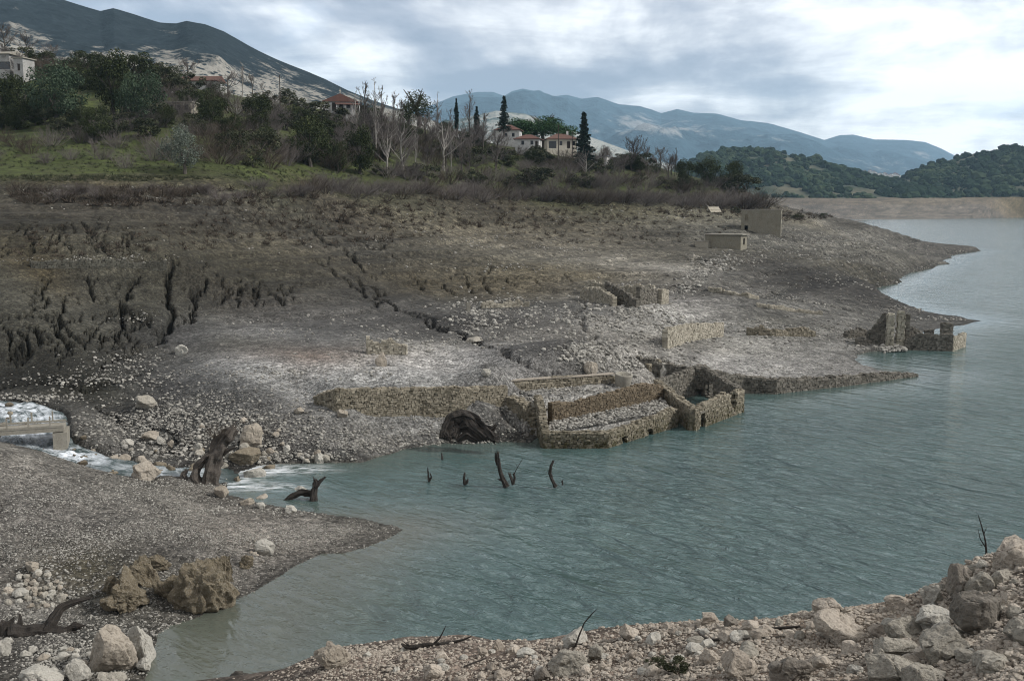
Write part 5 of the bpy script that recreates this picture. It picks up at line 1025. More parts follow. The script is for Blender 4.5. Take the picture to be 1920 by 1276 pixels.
def round_tree(kind, lm, v, n=3600, s=.020, wide=.42, zc=.56, hz=.40, low=.12, ncl=26, trunkh=.4):
    rg = np.random.RandomState(abs(hash(kind)) % 1000 + v * 13) if False else np.random.RandomState(sum(map(ord, kind)) + v * 13); cl = []
    for i in range(ncl):
        d = rg.normal(size=3); d /= np.linalg.norm(d); q = rg.uniform(.35, 1) ** .6; r = rg.uniform(.09, .19)
        cl.append((d[0] * q * (wide - r * .6), d[1] * q * (wide - r * .6), max(zc + d[2] * q * (hz - r * .5), low + r * .4), r))
    zm = max(c[2] + c[3] for c in cl); cl = [(a, b, c / zm * .99, r) for a, b, c, r in cl]
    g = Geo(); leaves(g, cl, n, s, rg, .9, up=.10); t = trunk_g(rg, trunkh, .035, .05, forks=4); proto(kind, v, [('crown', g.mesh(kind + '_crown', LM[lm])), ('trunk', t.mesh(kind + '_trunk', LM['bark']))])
for v in range(4): round_tree('oak', 'oak', v, 5200, .019, .44, .52, .46, .06, 30, .35)
for v in range(3): round_tree('olive', 'olive', v, 6000, .017, .50, .52, .46, .04, 34, .35)
for v in range(2): round_tree('silver', 'silver', v, 5000, .017, .50, .50, .45, .04, 26, .3)
for v in range(2): round_tree('yellow', 'yellow', v, 2600, .024, .5, .5, .42, .05, 18, .3)
for v in range(4): round_tree('scrub', 'scrub', v, 2000, .034, .62, .42, .42, .03, 16, .25)
for v in range(2): round_tree('gum', 'oak', v, 2600, .014, .24, .66, .34, .30, 17, .7)
# umbrella pine
for v in range(1):
    rg = np.random.RandomState(91); cl = [(.56 * math.sqrt(q) * math.cos(a), .56 * math.sqrt(q) * math.sin(a), .84 - .34 * q - rg.uniform(0, .22), rg.uniform(.12, .18)) for q, a in zip(rg.uniform(0, 1, 60), rg.uniform(0, 6.28, 60))]
    g = Geo(); leaves(g, cl, 12000, .016, rg, .8, up=.15); proto('umbrella', v, [('crown', g.mesh('umbrella_crown', LM['pine'])), ('trunk', trunk_g(rg, .72, .03, .03, forks=6).mesh('umbrella_trunk', LM['bark']))])
for v in range(2): round_tree('pine', 'pine', v, 6000, .019, .46, .52, .46, .03, 30, .4)
# firs and cypress
def fir(kind, v, w, n, lm='conifer', gap=.05, pw=1.0):
    rg = np.random.RandomState(70 + v); g = Geo(); k = 24 if kind == 'fir' else 40
    for i in range(k):
        z = .10 + .89 * i / k; R_ = w * (1 - z) ** pw * rg.uniform(.75, 1.15) + .012; m_ = int(6 + 7 * (1 - z))
        if kind == 'cypress': R_ = w * math.sin(min(z * 1.15, 1) * math.pi) ** .5 + .006
        for j in range(m_):
            a = rg.uniform(0, 6.28); rr = R_ * rg.uniform(.7, 1.1); nn = int(n / (k * m_) * (1.6 - z)); t_ = rg.uniform(.1, 1, nn)[:, None]
            e = np.array([math.cos(a) * rr, math.sin(a) * rr, -.018 if kind == 'fir' else .03]); P = np.array([0, 0, z]) + e * t_ + rg.normal(size=(nn, 3)) * (.010 if kind == 'fir' else .008) * (1.4 - t_)
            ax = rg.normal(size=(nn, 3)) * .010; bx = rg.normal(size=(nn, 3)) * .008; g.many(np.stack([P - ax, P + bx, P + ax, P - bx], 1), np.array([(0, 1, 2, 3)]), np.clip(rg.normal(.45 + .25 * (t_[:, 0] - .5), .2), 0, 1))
    proto(kind, v, [('crown', g.mesh(kind + '_crown', LM[lm])), ('trunk', trunk_g(rg, .95, .018, .004).mesh(kind + '_trunk', LM['bark']))])
fir('fir', 0, .21, 7000); fir('fir', 1, .25, 5200, pw=.9); fir('cypress', 2, .065, 3600)
# bare trees
def bare_tree(kind, v, seed, h0, nlimb, spread, up, lm='bark', tw='twig', rtr=.018, lf=.42, tw_n=(9, 7)):
    rg = np.random.RandomState(seed); g = Geo(); t = Geo(); n = 7; p = [np.array([0, 0, -.05])]
    for i in range(1, n + 1): p.append(p[-1] + np.array([rg.uniform(-.012, .012), rg.uniform(-.012, .012), h0 / n]))
    t.tube(p, np.linspace(rtr * 1.2, rtr * .35, n + 1), 7, .5); P = np.array([p[1:][k] for k in (0, 2, 4, 6)])[None]
    idx = rg.uniform(.22 if kind != 'poplar' else .12, 1, nlimb) * (n - 1); a = rg.uniform(0, 6.28, nlimb); base = np.array([np.array(p[1:])[int(i)] * (1 - i % 1) + np.array(p[1:])[min(int(i) + 1, n - 1)] * (i % 1) for i in idx])
    d = np.stack([np.cos(a) * spread, np.sin(a) * spread, np.full(nlimb, up)], 1); d /= np.linalg.norm(d, axis=1)[:, None]; Lm = lf * rg.uniform(.6, 1.1, nlimb) * (1.25 - .75 * idx / (n - 1))
    L1, _ = curve(base, d, Lm, np.array([0, 0, .10]), rg, 5); stems(t, L1, np.full(nlimb, rtr * .42), np.full(nlimb, rtr * .12), rg.uniform(.3, .8, nlimb))
    branching(g, L1, np.full(nlimb, rtr * .22), [(tw_n[0], .45, .42, .20, .55, .15), (tw_n[1], .42, .5, .2, .6, .15), (3, .45, .5, .1, .8, .2)], rg)
    proto(kind, v, [('branches', g.mesh(kind + '_branches', LM[tw])), ('trunk', t.mesh(kind + '_trunk', LM[lm]))])
for v in range(3): bare_tree('bare', v, 20 + v, .62, 15, .9, .75, lf=.46)
for v in range(2): bare_tree('plane', v, 30 + v, .66, 13, .85, .8, 'white', 'twig', .016, .48, (7, 5))
for v in range(3): bare_tree('poplar', v, 40 + v, .90, 22, .26, .9, 'white' if v == 1 else 'bark', 'twig', .012, .26, (6, 5))
# bare bushes
def bush(kind, v, seed, n, tw, spread=.8, r=.010):
    rg = np.random.RandomState(seed); g = Geo(); a = rg.uniform(0, 6.28, n); q = rg.uniform(0, 1, n) ** .6; d = np.stack([np.cos(a) * q * spread, np.sin(a) * q * spread, np.full(n, .75)], 1); d /= np.linalg.norm(d, axis=1)[:, None]
    st = np.stack([np.cos(a) * q * .22, np.sin(a) * q * .22, np.full(n, -.04)], 1); P, _ = curve(st, d, rg.uniform(.55, .95, n), np.array([0, 0, .05]), rg); stems(g, P, np.full(n, r), np.full(n, r * .35), rg.uniform(0, 1, n))
    branching(g, P, np.full(n, r * .6), [(7, .42, .40, .18, .6, .2), (5, .5, .45, .12, .7, .1)], rg); V = g.mesh(kind + '_mesh', LM[tw]); proto(kind, v, [(None, V)])
for v in range(4): bush('bush', v, 50 + v, 46, 'twig', .85, .007)
for v in range(3): bush('brownbush', v, 60 + v, 40, 'brown', .95, .008)
EXT = {}
def put(kind, v, x, y, h, wf=1.0, rz=0.0, z=None):
    parts = PROTO[kind][v % len(PROTO[kind])]; nm = {'oak': 'evergreen_oak', 'olive': 'broad_evergreen_tree', 'silver': 'olive_tree', 'yellow': 'yellow_green_shrub', 'scrub': 'scrub_bush', 'gum': 'tall_evergreen_tree', 'umbrella': 'umbrella_pine', 'pine': 'pine_tree', 'fir': 'fir_tree',
        'cypress': 'cypress_tree', 'bare': 'bare_tree', 'plane': 'pale_bare_tree', 'poplar': 'bare_poplar', 'bush': 'bare_bush', 'brownbush': 'dry_bush'}[kind]
    z = float(gz(x, y)) if z is None else z
    if parts[0][0] is None: r_ = link(nm, parts[0][1], loc=(x, y, z))
    else:
        r_ = empty(nm, (x, y, z))
        for pn, me_ in parts: link(pn, me_, r_)
    r_.scale = (h * wf, h * wf, h); r_.rotation_euler = (0, 0, rz); return r_
rgv = np.random.RandomState(5)
TREES = [ # kind, variant, px, base py, top py, width factor, label
 ('olive',0,108,238,115,1.0,'largest broad deep green tree on the left hill, below the white barn'),('oak',0,42,232,140,1.0,'dark evergreen between the left edge and the largest broad green tree'),('oak',1,-8,226,140,1.1,'dark evergreen cut off by the left edge of the view'),
 ('oak',2,212,215,96,.95,'tall dark evergreen behind the turquoise vehicle'),('olive',1,268,236,132,1.0,'big rounded grey green tree left of the long low grey building'),('oak',3,252,165,98,1.5,'dark evergreen on the crest above the big rounded tree'),
 ('oak',0,180,268,200,1.0,'small dark evergreen in the meadow under the tall one'),('silver',0,347,326,232,.95,'silver grey olive tree at the foot of the meadow'),('oak',1,396,246,176,.9,'dark evergreen below the leafless crest trees'),
 ('oak',2,482,245,173,1.0,'dark rounded evergreen midway along the hillside'),('oak',3,541,205,165,1.2,'small dark evergreen on the crest left of the chapel like house'),('yellow',0,548,232,195,1.1,'yellow green shrub below the chapel like house'),
 ('oak',0,582,312,213,1.05,'large dark evergreen below the small red roofed house'),('oak',1,500,290,232,1.0,'dark evergreen left of the large one at meadow level'),('oak',2,675,326,235,.9,'large dark evergreen left of the bare white poplars'),
 ('oak',3,634,322,262,.8,'dark evergreen between the two large ones near the meadow end'),('oak',1,1325,350,292,1.05,'dark evergreen middle of the right hand clump'),('oak',0,1372,352,300,1.0,'dark evergreen at the right end of the clump above the hut'),('oak',2,1285,350,296,.9,'dark evergreen at the left end of the right hand clump'),
 ('umbrella',0,1018,272,213,1.75,'rounded umbrella pine behind the white houses'),('pine',0,974,264,220,1.7,'green pine between the fir and the umbrella pine'),('pine',1,996,266,222,1.5,'small green pine touching the umbrella pine'),('fir',1,945,252,181,1.0,'dark fir above the upper white house'),
 ('fir',0,1094,314,212,1.2,'tall dark fir standing alone right of the white houses'),('cypress',0,856,250,188,1.0,'slim dark cypress among the bare poplars'),('cypress',0,894,250,202,1.6,'stout dark cypress left of the upper white house'),('gum',0,784,262,170,1.3,'tall open crowned evergreen among the bare poplars'),
 ('gum',1,764,262,188,1.2,'shorter open crowned evergreen left of the tall one'),
 ('poplar',0,684,290,147,1.0,'leftmost tall bare poplar right of the chapel like house'),('poplar',1,703,294,152,1.0,'second tall bare poplar from the chapel like house'),('poplar',2,720,292,156,1.0,'third tall bare poplar from the chapel like house'),('poplar',0,738,288,166,.9,'fourth slender bare poplar from the chapel like house'),
 ('poplar',1,822,262,176,1.0,'bare poplar left of the slim cypress'),('poplar',2,879,258,165,1.2,'tallest bare poplar right of the slim cypress'),('poplar',0,905,300,206,1.3,'brown bare poplar beside the upper white house'),
 ('plane',0,757,332,202,.95,'spreading bare white barked tree in the middle thicket'),('plane',1,832,320,188,1.0,'spreading bare tree below the slim cypress'),('plane',1,726,330,210,.8,'pale double trunked bare tree right of the large evergreen'),('bare',0,888,300,214,1.0,'bare twiggy tree left of the white houses'),
 ('plane',0,1097,336,268,1.1,'pale bare tree directly in front of the tall dark fir'),('bare',1,1186,312,240,1.15,'wide bare tree on the skyline right of the flat roofed house'),('bare',2,1238,318,262,1.1,'bare tree at the right end of the village skyline'),('bare',0,1212,318,258,1.0,'bare tree between the two skyline trees at right'),
 ('bare',1,1140,312,262,1.0,'small bare tree behind the flat roofed white house'),('bare',1,16,142,70,1.0,'bare tree in front of the weathered white barn'),('bare',0,40,146,84,1.1,'bare tree in front of the small white shed'),('bare',2,12,112,28,1.2,'bare brown tree at the top left corner'),('bare',0,52,116,46,1.0,'second bare tree from the top left corner'),('bare',1,100,122,72,1.1,'third bare tree from the top left corner'),
 ('bare',2,350,166,94,1.1,'bare tree in front of the long red roof'),('bare',0,426,182,118,1.3,'wide bare tree on the crest right of the red roof'),('poplar',1,454,176,116,1.1,'slim bare crest tree beside the wide one'),('bare',1,474,176,130,.9,'small bare crest tree left of the pollard'),
 ('bare',2,492,176,148,.8,'little pollarded bare tree on the crest'),('bare',0,178,298,246,.9,'small bare tree standing alone in the green meadow'),('bare',1,395,190,140,1.2,'bare tree on the hillside under the red roof'),('plane',1,645,300,236,1.0,'bare tree right of the small red roofed house'),
 ('bare',2,800,330,250,1.0,'bare tree between the two spreading pale ones'),('bare',0,930,318,262,1.1,'bare tree below the upper white house'),('poplar',2,1265,330,274,1.2,'bare upright tree left of the right hand clump'),('bare',1,1160,345,300,1.0,'bare tree in the brush below the flat roofed house'),
 ('poplar',1,670,270,170,.9,'thin bare poplar touching the chapel like house porch'),('poplar',0,752,300,180,.8,'thin bare poplar left of the open crowned evergreens'),('poplar',2,845,300,200,1.0,'bare poplar just below the slim cypress'),('bare',2,866,330,236,.9,'bare tree below the tallest right poplar'),
]
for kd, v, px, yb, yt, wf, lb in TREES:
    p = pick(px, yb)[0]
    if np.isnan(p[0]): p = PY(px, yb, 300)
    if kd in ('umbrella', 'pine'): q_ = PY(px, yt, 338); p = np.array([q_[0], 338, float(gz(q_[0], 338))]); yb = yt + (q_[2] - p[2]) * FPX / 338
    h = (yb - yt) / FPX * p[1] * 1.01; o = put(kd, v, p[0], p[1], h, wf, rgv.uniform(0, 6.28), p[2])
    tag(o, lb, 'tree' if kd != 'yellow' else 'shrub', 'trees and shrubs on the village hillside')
for nm, px, py in [('the silver olive tree', 347, 300), ('the largest broad green tree', 108, 200), ('the big rounded grey green tree', 268, 200), ('the chapel like house', 635, 195), ('the tall lone fir', 1094, 290), ('the flat roofed white house', 1125, 300), ('the umbrella pine', 1016, 250),
                   ('the right hand evergreen clump', 1330, 340), ('the tall open crowned evergreen', 784, 250), ('the slim cypress', 856, 240), ('the two storey ruin', 1430, 415), ('the large evergreen under the red roof', 582, 290)]: anchor(nm, px, py, 'veg')
# bushes: (kinds, phrase, polygon box px0,px1,py0,py1, n, height px min max)
def field(kinds, cat, ph, x0, x1, ya, yb_, n, h0, h1, seed, grp, jit=0, wf=(1.0, 1.5)):
    rg = np.random.RandomState(seed)
    for i in range(n):
        t = (i + rg.uniform(0, 1)) / n; px = x0 + (x1 - x0) * t; f = rg.uniform(0, 1); py = np.interp(px, [x0, x1], [ya[0], ya[1]]) * (1 - f) + np.interp(px, [x0, x1], [yb_[0], yb_[1]]) * f
        p = pick(px, py)[0]
        if np.isnan(p[0]): continue
        kd = kinds[rg.randint(len(kinds))]; h = rg.uniform(h0, h1) / FPX * p[1]; o = put(kd, rg.randint(4), p[0], p[1], h, rg.uniform(*wf), rg.uniform(0, 6.28), p[2] - .03 * h)
        reg(o, {'bush': 'bare grey bush', 'brownbush': 'leafless brown bush', 'scrub': 'dull green scrub bush', 'oak': 'small dark evergreen bush', 'yellow': 'yellow green bush', 'bare': 'grey bare tree', 'poplar': 'slim bare poplar', 'plane': 'pale barked bare tree', 'olive': 'small green bush'}[kd] + ph, cat, px, py, 'veg', grp)
field(['bush', 'bush', 'brownbush'], 'bush', ' on the meadow', -20, 340, (250, 258), (318, 316), 16, 22, 48, 3, 'bare bushes on the green meadow', wf=(.8, 1.3))
field(['bush', 'brownbush', 'scrub'], 'bush', ' on the meadow edge', 370, 640, (262, 300), (312, 322), 24, 28, 56, 4, 'bare bushes on the meadow edge')
field(['bush', 'bush', 'bush', 'brownbush'], 'bush', ' in the long thicket', 560, 1440, (350, 384), (368, 392), 62, 24, 42, 5, 'bare bushes in the thicket above the mud slope', wf=(1.2, 1.9))
field(['brownbush', 'bush', 'scrub'], 'bush', ' behind the thicket', 700, 1420, (322, 352), (345, 366), 44, 24, 40, 6, 'brush behind the bare thicket', wf=(1.2, 1.9))
field(['scrub', 'brownbush', 'oak', 'bush'], 'bush', ' below the village houses', 880, 1260, (285, 312), (318, 335), 40, 18, 34, 7, 'brush below the village houses', wf=(1.2, 1.8))
field(['scrub', 'brownbush', 'bush', 'bush', 'oak'], 'bush', ' on the wooded hillside', 290, 740, (155, 240), (240, 318), 92, 26, 50, 8, 'brush on the wooded hillside', wf=(1.1, 1.7))
field(['scrub', 'oak', 'brownbush'], 'bush', ' on the left hilltop', 10, 330, (112, 150), (150, 205), 40, 26, 48, 9, 'brush on the left hilltop', wf=(1.2, 1.7))
field(['scrub', 'oak', 'brownbush', 'bush'], 'bush', ' under the poplars', 640, 900, (232, 262), (300, 320), 34, 26, 46, 10, 'brush under the tall poplars', wf=(1.1, 1.6))
field(['bare', 'bare', 'poplar'], 'tree', ' in the grey wood', 640, 930, (262, 285), (318, 335), 16, 60, 100, 21, 'bare trees in the grey wood', wf=(.8, 1.2))
field(['bare', 'plane'], 'tree', ' on the brushy hillside', 330, 640, (170, 240), (225, 300), 12, 36, 56, 22, 'bare trees on the brushy hillside', wf=(1.0, 1.4))
field(['bare'], 'tree', ' on the village skyline', 1120, 1290, (300, 330), (318, 342), 10, 38, 60, 23, 'bare trees on the village skyline', wf=(1.0, 1.4))
field(['scrub', 'oak', 'bush'], 'bush', ' under the big evergreens', -30, 300, (210, 225), (245, 268), 30, 28, 52, 11, 'brush under the big evergreens', wf=(1.1, 1.6))
field(['scrub', 'brownbush'], 'bush', ' near the two storey ruin', 1340, 1560, (396, 408), (404, 414), 10, 7, 14, 12, 'low bushes near the two storey ruin', wf=(1.3, 2.2))
field(['bush', 'bush', 'brownbush'], 'bush', ' low on the upper mud slope', 20, 600, (350, 352), (388, 372), 30, 14, 30, 13, 'low bare bushes on the upper mud slope', wf=(1.4, 2.2))
# tufts of dead weed, far too many to count
def tufts(name, m, fields, seed):
    rg = np.random.RandomState(seed); g = Geo()
    for px, py, rx, ry, n, s0, s1 in fields:
        th = rg.uniform(0, 6.28, n); r = np.sqrt(rg.uniform(0, 1, n)); P = pick(px + r * np.cos(th) * rx, py + r * np.sin(th) * ry); P = P[~np.isnan(P[:, 0])]; n = len(P); k = 14
        s = rg.uniform(s0, s1, n); B = np.repeat(P, k, 0); S = np.repeat(s, k)[:, None]; d = rg.normal(size=(n * k, 3)); d[:, 2] = np.abs(d[:, 2]) * .8 + .3; d /= np.linalg.norm(d, axis=1)[:, None]
        B = B + rg.normal(size=B.shape) * S * .25 * np.array([1, 1, .1]); st = np.stack([B, B + d * S * .5, B + d * S * .85 + [0, 0, .01], B + d * S * 1.1], 1); stems(g, st, np.full(n * k, .035) * S[:, 0] * 1.6, np.full(n * k, .012) * S[:, 0] * 1.6, rg.uniform(0, 1, n * k))
    return tag(g.obj(name, m), kind='stuff')
tufts('dead_weed_tufts', LM['brown'], [(280,445,260,26,70,.3,.7),(150,470,150,14,30,.3,.6),(600,425,250,40,160,.3,.8),(900,400,350,30,260,.4,1.0),(300,370,300,18,260,.4,1.0),(1150,430,220,30,140,.3,.8),(1350,395,120,16,160,.4,1.0),(1480,405,90,10,90,.5,1.1)], 5)
tufts('meadow_grass', LM['scrub'], [(250,290,330,36,900,.15,.4),(560,330,140,12,300,.2,.4),(1050,360,80,10,250,.2,.45),(1050,310,160,26,500,.25,.6),(150,335,260,6,350,.2,.5)], 6)
# ------------------------------------------------------------------ village houses
M['white'] = stone_mat('old_whitewash', (.38, .37, .35), (.58, .57, .55), (.22, .21, .19), .5, bd=.01)
M['cream'] = stone_mat('cream_plaster', (.42, .38, .31), (.55, .51, .43), (.28, .25, .2), .5, bd=.01)
M['tile'] = stone_mat('red_roof_tiles', (.075, .040, .032), (.135, .072, .058), (.07, .04, .03), 1.2, bd=.05)
M['tileb'] = stone_mat('brown_roof_tiles', (.075, .042, .034), (.14, .08, .062), (.05, .035, .03), 1.2, bd=.05)
M['greywall2'] = stone_mat('stained_whitewash', (.22, .215, .20), (.42, .41, .39), (.12, .115, .10), .9, bd=.02)
M['greywall'] = stone_mat('grey_blue_plaster', (.14, .15, .16), (.21, .22, .235), (.09, .095, .1), .6, bd=.01)
mgl, T = mat('dark_pane'); finish(T, (.012, .014, .016), .2, None, spec=.5)
mdr, T = mat('dark_timber'); finish(T, (.035, .026, .02), .7, None)
mgr, T = mat('green_shutter'); finish(T, (.03, .06, .045), .6, None)
def roof(root, w, d, z, rh, ov=.5, kind='hip', m='tile', axis='x'):
    W_, D_ = w / 2 + ov, d / 2 + ov
    if kind == 'hip':
        rl = max(W_ - D_, .01); V = [(-W_, -D_, z), (W_, -D_, z), (W_, D_, z), (-W_, D_, z), (-rl, 0, z + rh), (rl, 0, z + rh)]; F4 = [(0, 1, 5, 4), (2, 3, 4, 5)]; F3 = [(1, 2, 5), (3, 0, 4)]
    else:
        if axis == 'x': V = [(-W_, -D_, z), (W_, -D_, z), (W_, D_, z), (-W_, D_, z), (-W_, 0, z + rh), (W_, 0, z + rh)]; F4 = [(0, 1, 5, 4), (2, 3, 4, 5)]; F3 = [(1, 2, 5), (3, 0, 4)]
        else: V = [(-W_, -D_, z), (W_, -D_, z), (W_, D_, z), (-W_, D_, z), (0, -D_, z + rh), (0, D_, z + rh)]; F4 = [(0, 4, 5, 3), (4, 1, 2, 5)]; F3 = [(0, 1, 4), (2, 3, 5)]
    V = V + [(a, b, c - .16) for a, b, c in V[:4]]; F4 = F4 + [(0, 6, 7, 1), (1, 7, 8, 2), (2, 8, 9, 3), (3, 9, 6, 0), (6, 9, 8, 7)]
    g = Geo(); g.V.append(np.array(V, float)); g.n = len(V); g.F4.append(np.array(F4)); g.T4.append(np.full(len(F4), .5)); g.F3.append(np.array(F3)); g.T3.append(np.full(len(F3), .5))
    o = g.obj('roof', M[m], root); return o
def gable(root, w, y, z, rh, m, t=.25):
    g = Geo(); V = [(-w / 2, y, z), (w / 2, y, z), (0, y, z + rh), (-w / 2, y + t, z), (w / 2, y + t, z), (0, y + t, z + rh)]
    g.V.append(np.array(V, float)); g.n = 6; g.F3 += [np.array([(0, 1, 2), (3, 5, 4)])]; g.T3 += [np.full(2, .5)]; g.F4 += [np.array([(0, 2, 5, 3), (1, 4, 5, 2)])]; g.T4 += [np.full(2, .5)]; g.obj('gable', m, root)
def opening(root, side, w, d, s, z0, z1, ww, name='window', m=None):
    """recessed pane filling a hole in the wall, centre s along that side"""
    g = Geo(); k = {'f': ((-w / 2 + s, -d / 2 + .14), 0), 'r': ((w / 2 - .14, -d / 2 + s), math.pi / 2), 'l': ((-w / 2 + .14, d / 2 - s), math.pi / 2)}[side]
    g.box((k[0][0], k[0][1], (z0 + z1) / 2), (ww - .004, .06, z1 - z0 - .004), k[1]); g.obj(name, m or mgl, root)
def house(name, label, px, pb, Y, w, d, h, rz, rkind, rm, wm, ops, rh=1.5, cat='house', ov=.55, axis='x', base=3.0):
    p = PY(px, pb, Y)
    if name == 'flat_roofed_house': p = pick(px, pb)[0]; print('H4', p)
    r_ = empty(name, (p[0], p[1] + d / 2, p[2]), R(rz)); tag(r_, label, cat); o_ = {}
    for side, s, z0, z1, ww, kd in ops: o_.setdefault(side, []).append((s - ww / 2, s + ww / 2, z0, z1))
    box_walls(r_, w, d, h, -base, M[wm], o_)
    for side, s, z0, z1, ww, kd in ops:
        if kd: opening(r_, side, w, d, s, z0, z1, ww, kd, mdr if kd == 'door' else None)
    if rkind == 'flat': g = Geo(); g.box((0, 0, h + .14), (w + .7, d + .7, .24)); g.obj('roof_slab', M[rm], r_)
    elif rkind: roof(r_, w, d, h, rh, ov, rkind, rm, axis)
    return r_
hh_ = house('white_house', 'upper white house with a pinkish red hipped roof below the dark fir', 954, 262, 318, 7.6, 6, 3.1, -8, 'hip', 'tile', 'white', [('f', 5.6, .9, 2.1, .9, 'window'), ('f', 3.3, .9, 2.1, .9, 'window'), ('r', 3, .9, 2.1, .9, 'window')], 1.7)
g = Geo(); g.box((-3.0, -1.4, 1.0), (2.4, 3.0, 3.6), 0, .5); g.obj('side_wing', M['greywall'], hh_)
house('white_house', 'low white house with a red hipped roof and two windows, below the upper one', 991, 277, 306, 7.4, 5.5, 2.7, -10, 'hip', 'tile', 'white', [('f', 2.4, .9, 2.1, .9, 'window'), ('f', 5.2, .9, 2.1, .9, 'window'), ('f', 6.6, .0, 2.0, .8, 'door'), ('r', 2.4, .9, 2.0, .9, 'window')], 1.4)
hs = house('cream_house', 'cream house with a brown tiled roof and dark porch next to the tall fir', 1052, 278, 312, 9.2, 6.5, 2.9, 6, 'hip', 'tileb', 'cream', [('f', 4.2, .9, 2.2, .9, 'window'), ('f', 6.6, .0, 2.1, 1.0, 'door'), ('f', 8.2, .9, 2.2, .8, 'window'), ('f', 1.6, .0, 2.2, 2.4, 'porch_shade_pane')], 1.7)  # dark pane in the porch stands for the shade inside it
g = Geo(); g.box((2.0, -.4, 4.6), (.6, .6, 1.6)); g.obj('chimney', M['white'], hs)
for dx_ in (5.2, 7.4): g = Geo(); g.box((dx_, -3.0, 1.1), (.16, .16, 2.6)); g.obj('porch_post', M['white'], hs)
g = Geo(); g.box((6.1, -2.2, 2.5), (3.4, 2.6, .14)); g.obj('porch_roof', M['cream'], hs)
house('flat_roofed_house', 'small white flat roofed house among bushes right of the tall dark fir', 1127, 310, 298, 5.0, 4.5, 2.7, -18, 'flat', 'greywall', 'white', [('f', .9, .8, 2.0, .8, 'window')])
ch_ = house('chapel_like_house', 'white gabled house with red tiled roof, porch and finial on the left crest', 632, 209, 262, 8.0, 7.0, 2.6, 14, 'gable', 'tile', 'white', [('f', 2.4, .1, 2.2, 1.0, 'door'), ('f', 4.2, .9, 2.0, .9, 'window'), ('f', 6.0, .9, 2.0, .9, 'window'), ('r', 3.2, .9, 2.0, 1.0, 'window')], 1.9, axis='y')
gable(ch_, 7.2, -3.5, 2.6, 1.7, M['white']); g = Geo(); g.box((0, -3.7, 5.0), (.14, .14, 1.3)); g.box((0, -3.7, 5.2), (.55, .13, .13)); g.obj('finial', M['cream'], ch_)
g = Geo(); g.box((1.8, -4.7, 1.9), (6.4, 2.5, .14), 0, .4, tilt=np.array(((1, 0, 0), (0, math.cos(R(14)), -math.sin(R(14))), (0, math.sin(R(14)), math.cos(R(14)))))); g.obj('porch_roof', M['tile'], ch_)
for dx_ in (-1.1, 1.0, 2.8, 4.7): g = Geo(); g.box((dx_, -5.6, .55), (.22, .22, 2.2)); g.obj('porch_column', M['white'], ch_)
house('red_roofed_cottage', 'small cottage with a pink red roof half hidden by the large dark evergreen', 622, 274, 236, 4.6, 5, 2.2, -40, 'gable', 'tile', 'white', [('r', 2.2, .6, 1.7, .8, 'window')], 1.3)
house('long_low_building', 'long building with a low rusty red roof on the left crest', 374, 164, 262, 9.5, 5, 1.7, -6, 'gable', 'tileb', 'white', [('f', 2.5, .5, 1.4, 1.0, 'window'), ('f', 6.5, .5, 1.4, 1.0, 'window')], 1.4)
house('block_building', 'long low grey block building with three open bays on the left hillside', 338, 208, 214, 5.2, 3.5, 1.7, -8, 'flat', 'concrete', 'render', [('f', .9, .2, 1.3, .9, 'window'), ('f', 2.5, .2, 1.3, 1.0, 'window'), ('f', 4.2, .2, 1.3, .9, 'window')])  # dark panes paint the shade inside the open bays
bn = house('white_barn', 'weathered white barn with a dark open ground floor at the left edge', 0, 130, 236, 5.4, 6, 3.5, -6, 'gable', 'concrete', 'greywall2', [('f', 3.6, .0, 1.7, 3.6, 'barn_shade_pane')], .9, cat='barn')  # dark pane paints the shade of the open ground floor
house('white_shed', 'small white shed just right of the weathered barn', 38, 134, 232, 2.4, 4, 2.9, -12, 'flat', 'concrete', 'greywall2', [('f', 1.3, .2, 1.7, .7, 'door')], cat='shed')
p = PY(334, 172, 236); g = Geo(); g.box((0, 0, 0), (3.2, 2.6, .16), -.2, .7, tilt=np.array(((1, 0, 0), (0, math.cos(R(20)), -math.sin(R(20))), (0, math.sin(R(20)), math.cos(R(20)))))); g.box((-1.1, .9, -1.1), (.2, .2, 2.2)); g.box((1.1, .9, -1.1), (.2, .2, 2.2)); g.box((-1.1, -.9, -1.3), (.2, .2, 1.8)); g.box((1.1, -.9, -1.3), (.2, .2, 1.8)); g.box((0, 0, -1.2), (1.8, 1.2, 2.0), -.2)
tag(g.obj('tin_shelter', M['white'], None, loc=tuple(p)), 'pale tin roofed shelter under the big crest trees', 'shelter')
# turquoise vehicle
mt, T = mat('turquoise_paint'); finish(T, T.mix(T.mapr(T.noise(T.pos, 1.5, 4), .4, .6), (.02, .16, .17), (.06, .24, .24)), .5, None)
mbk, T = mat('black_rubber'); finish(T, (.015, .015, .015), .8, None)
p = PY(165, 155, 236); tv = empty('turquoise_truck', tuple(p + np.array([0, 0, .1])), R(-24)); tag(tv, 'old turquoise truck parked between the two tallest evergreens on the left', 'truck')
g = Geo(); g.box((.1, 0, 1.25), (1.9, 1.8, 1.5)); g.obj('cab', mt, tv)
g = Geo(); g.box((-1.4, 0, 1.05), (1.1, 1.7, .9)); g.obj('load_box', mt, tv)
g = Geo(); g.box((.1, -.93, 1.6), (1.3, .05, .55)); g.obj('window', mgl, tv)
for wx_ in (-1.3, .5):
    g = Geo(); an = np.linspace(0, 2 * math.pi, 15)[:-1]; g.tube([(wx_, -.95, .4), (wx_, -.7, .4)], [.42, .42], 12); g.obj('wheel', mbk, tv)
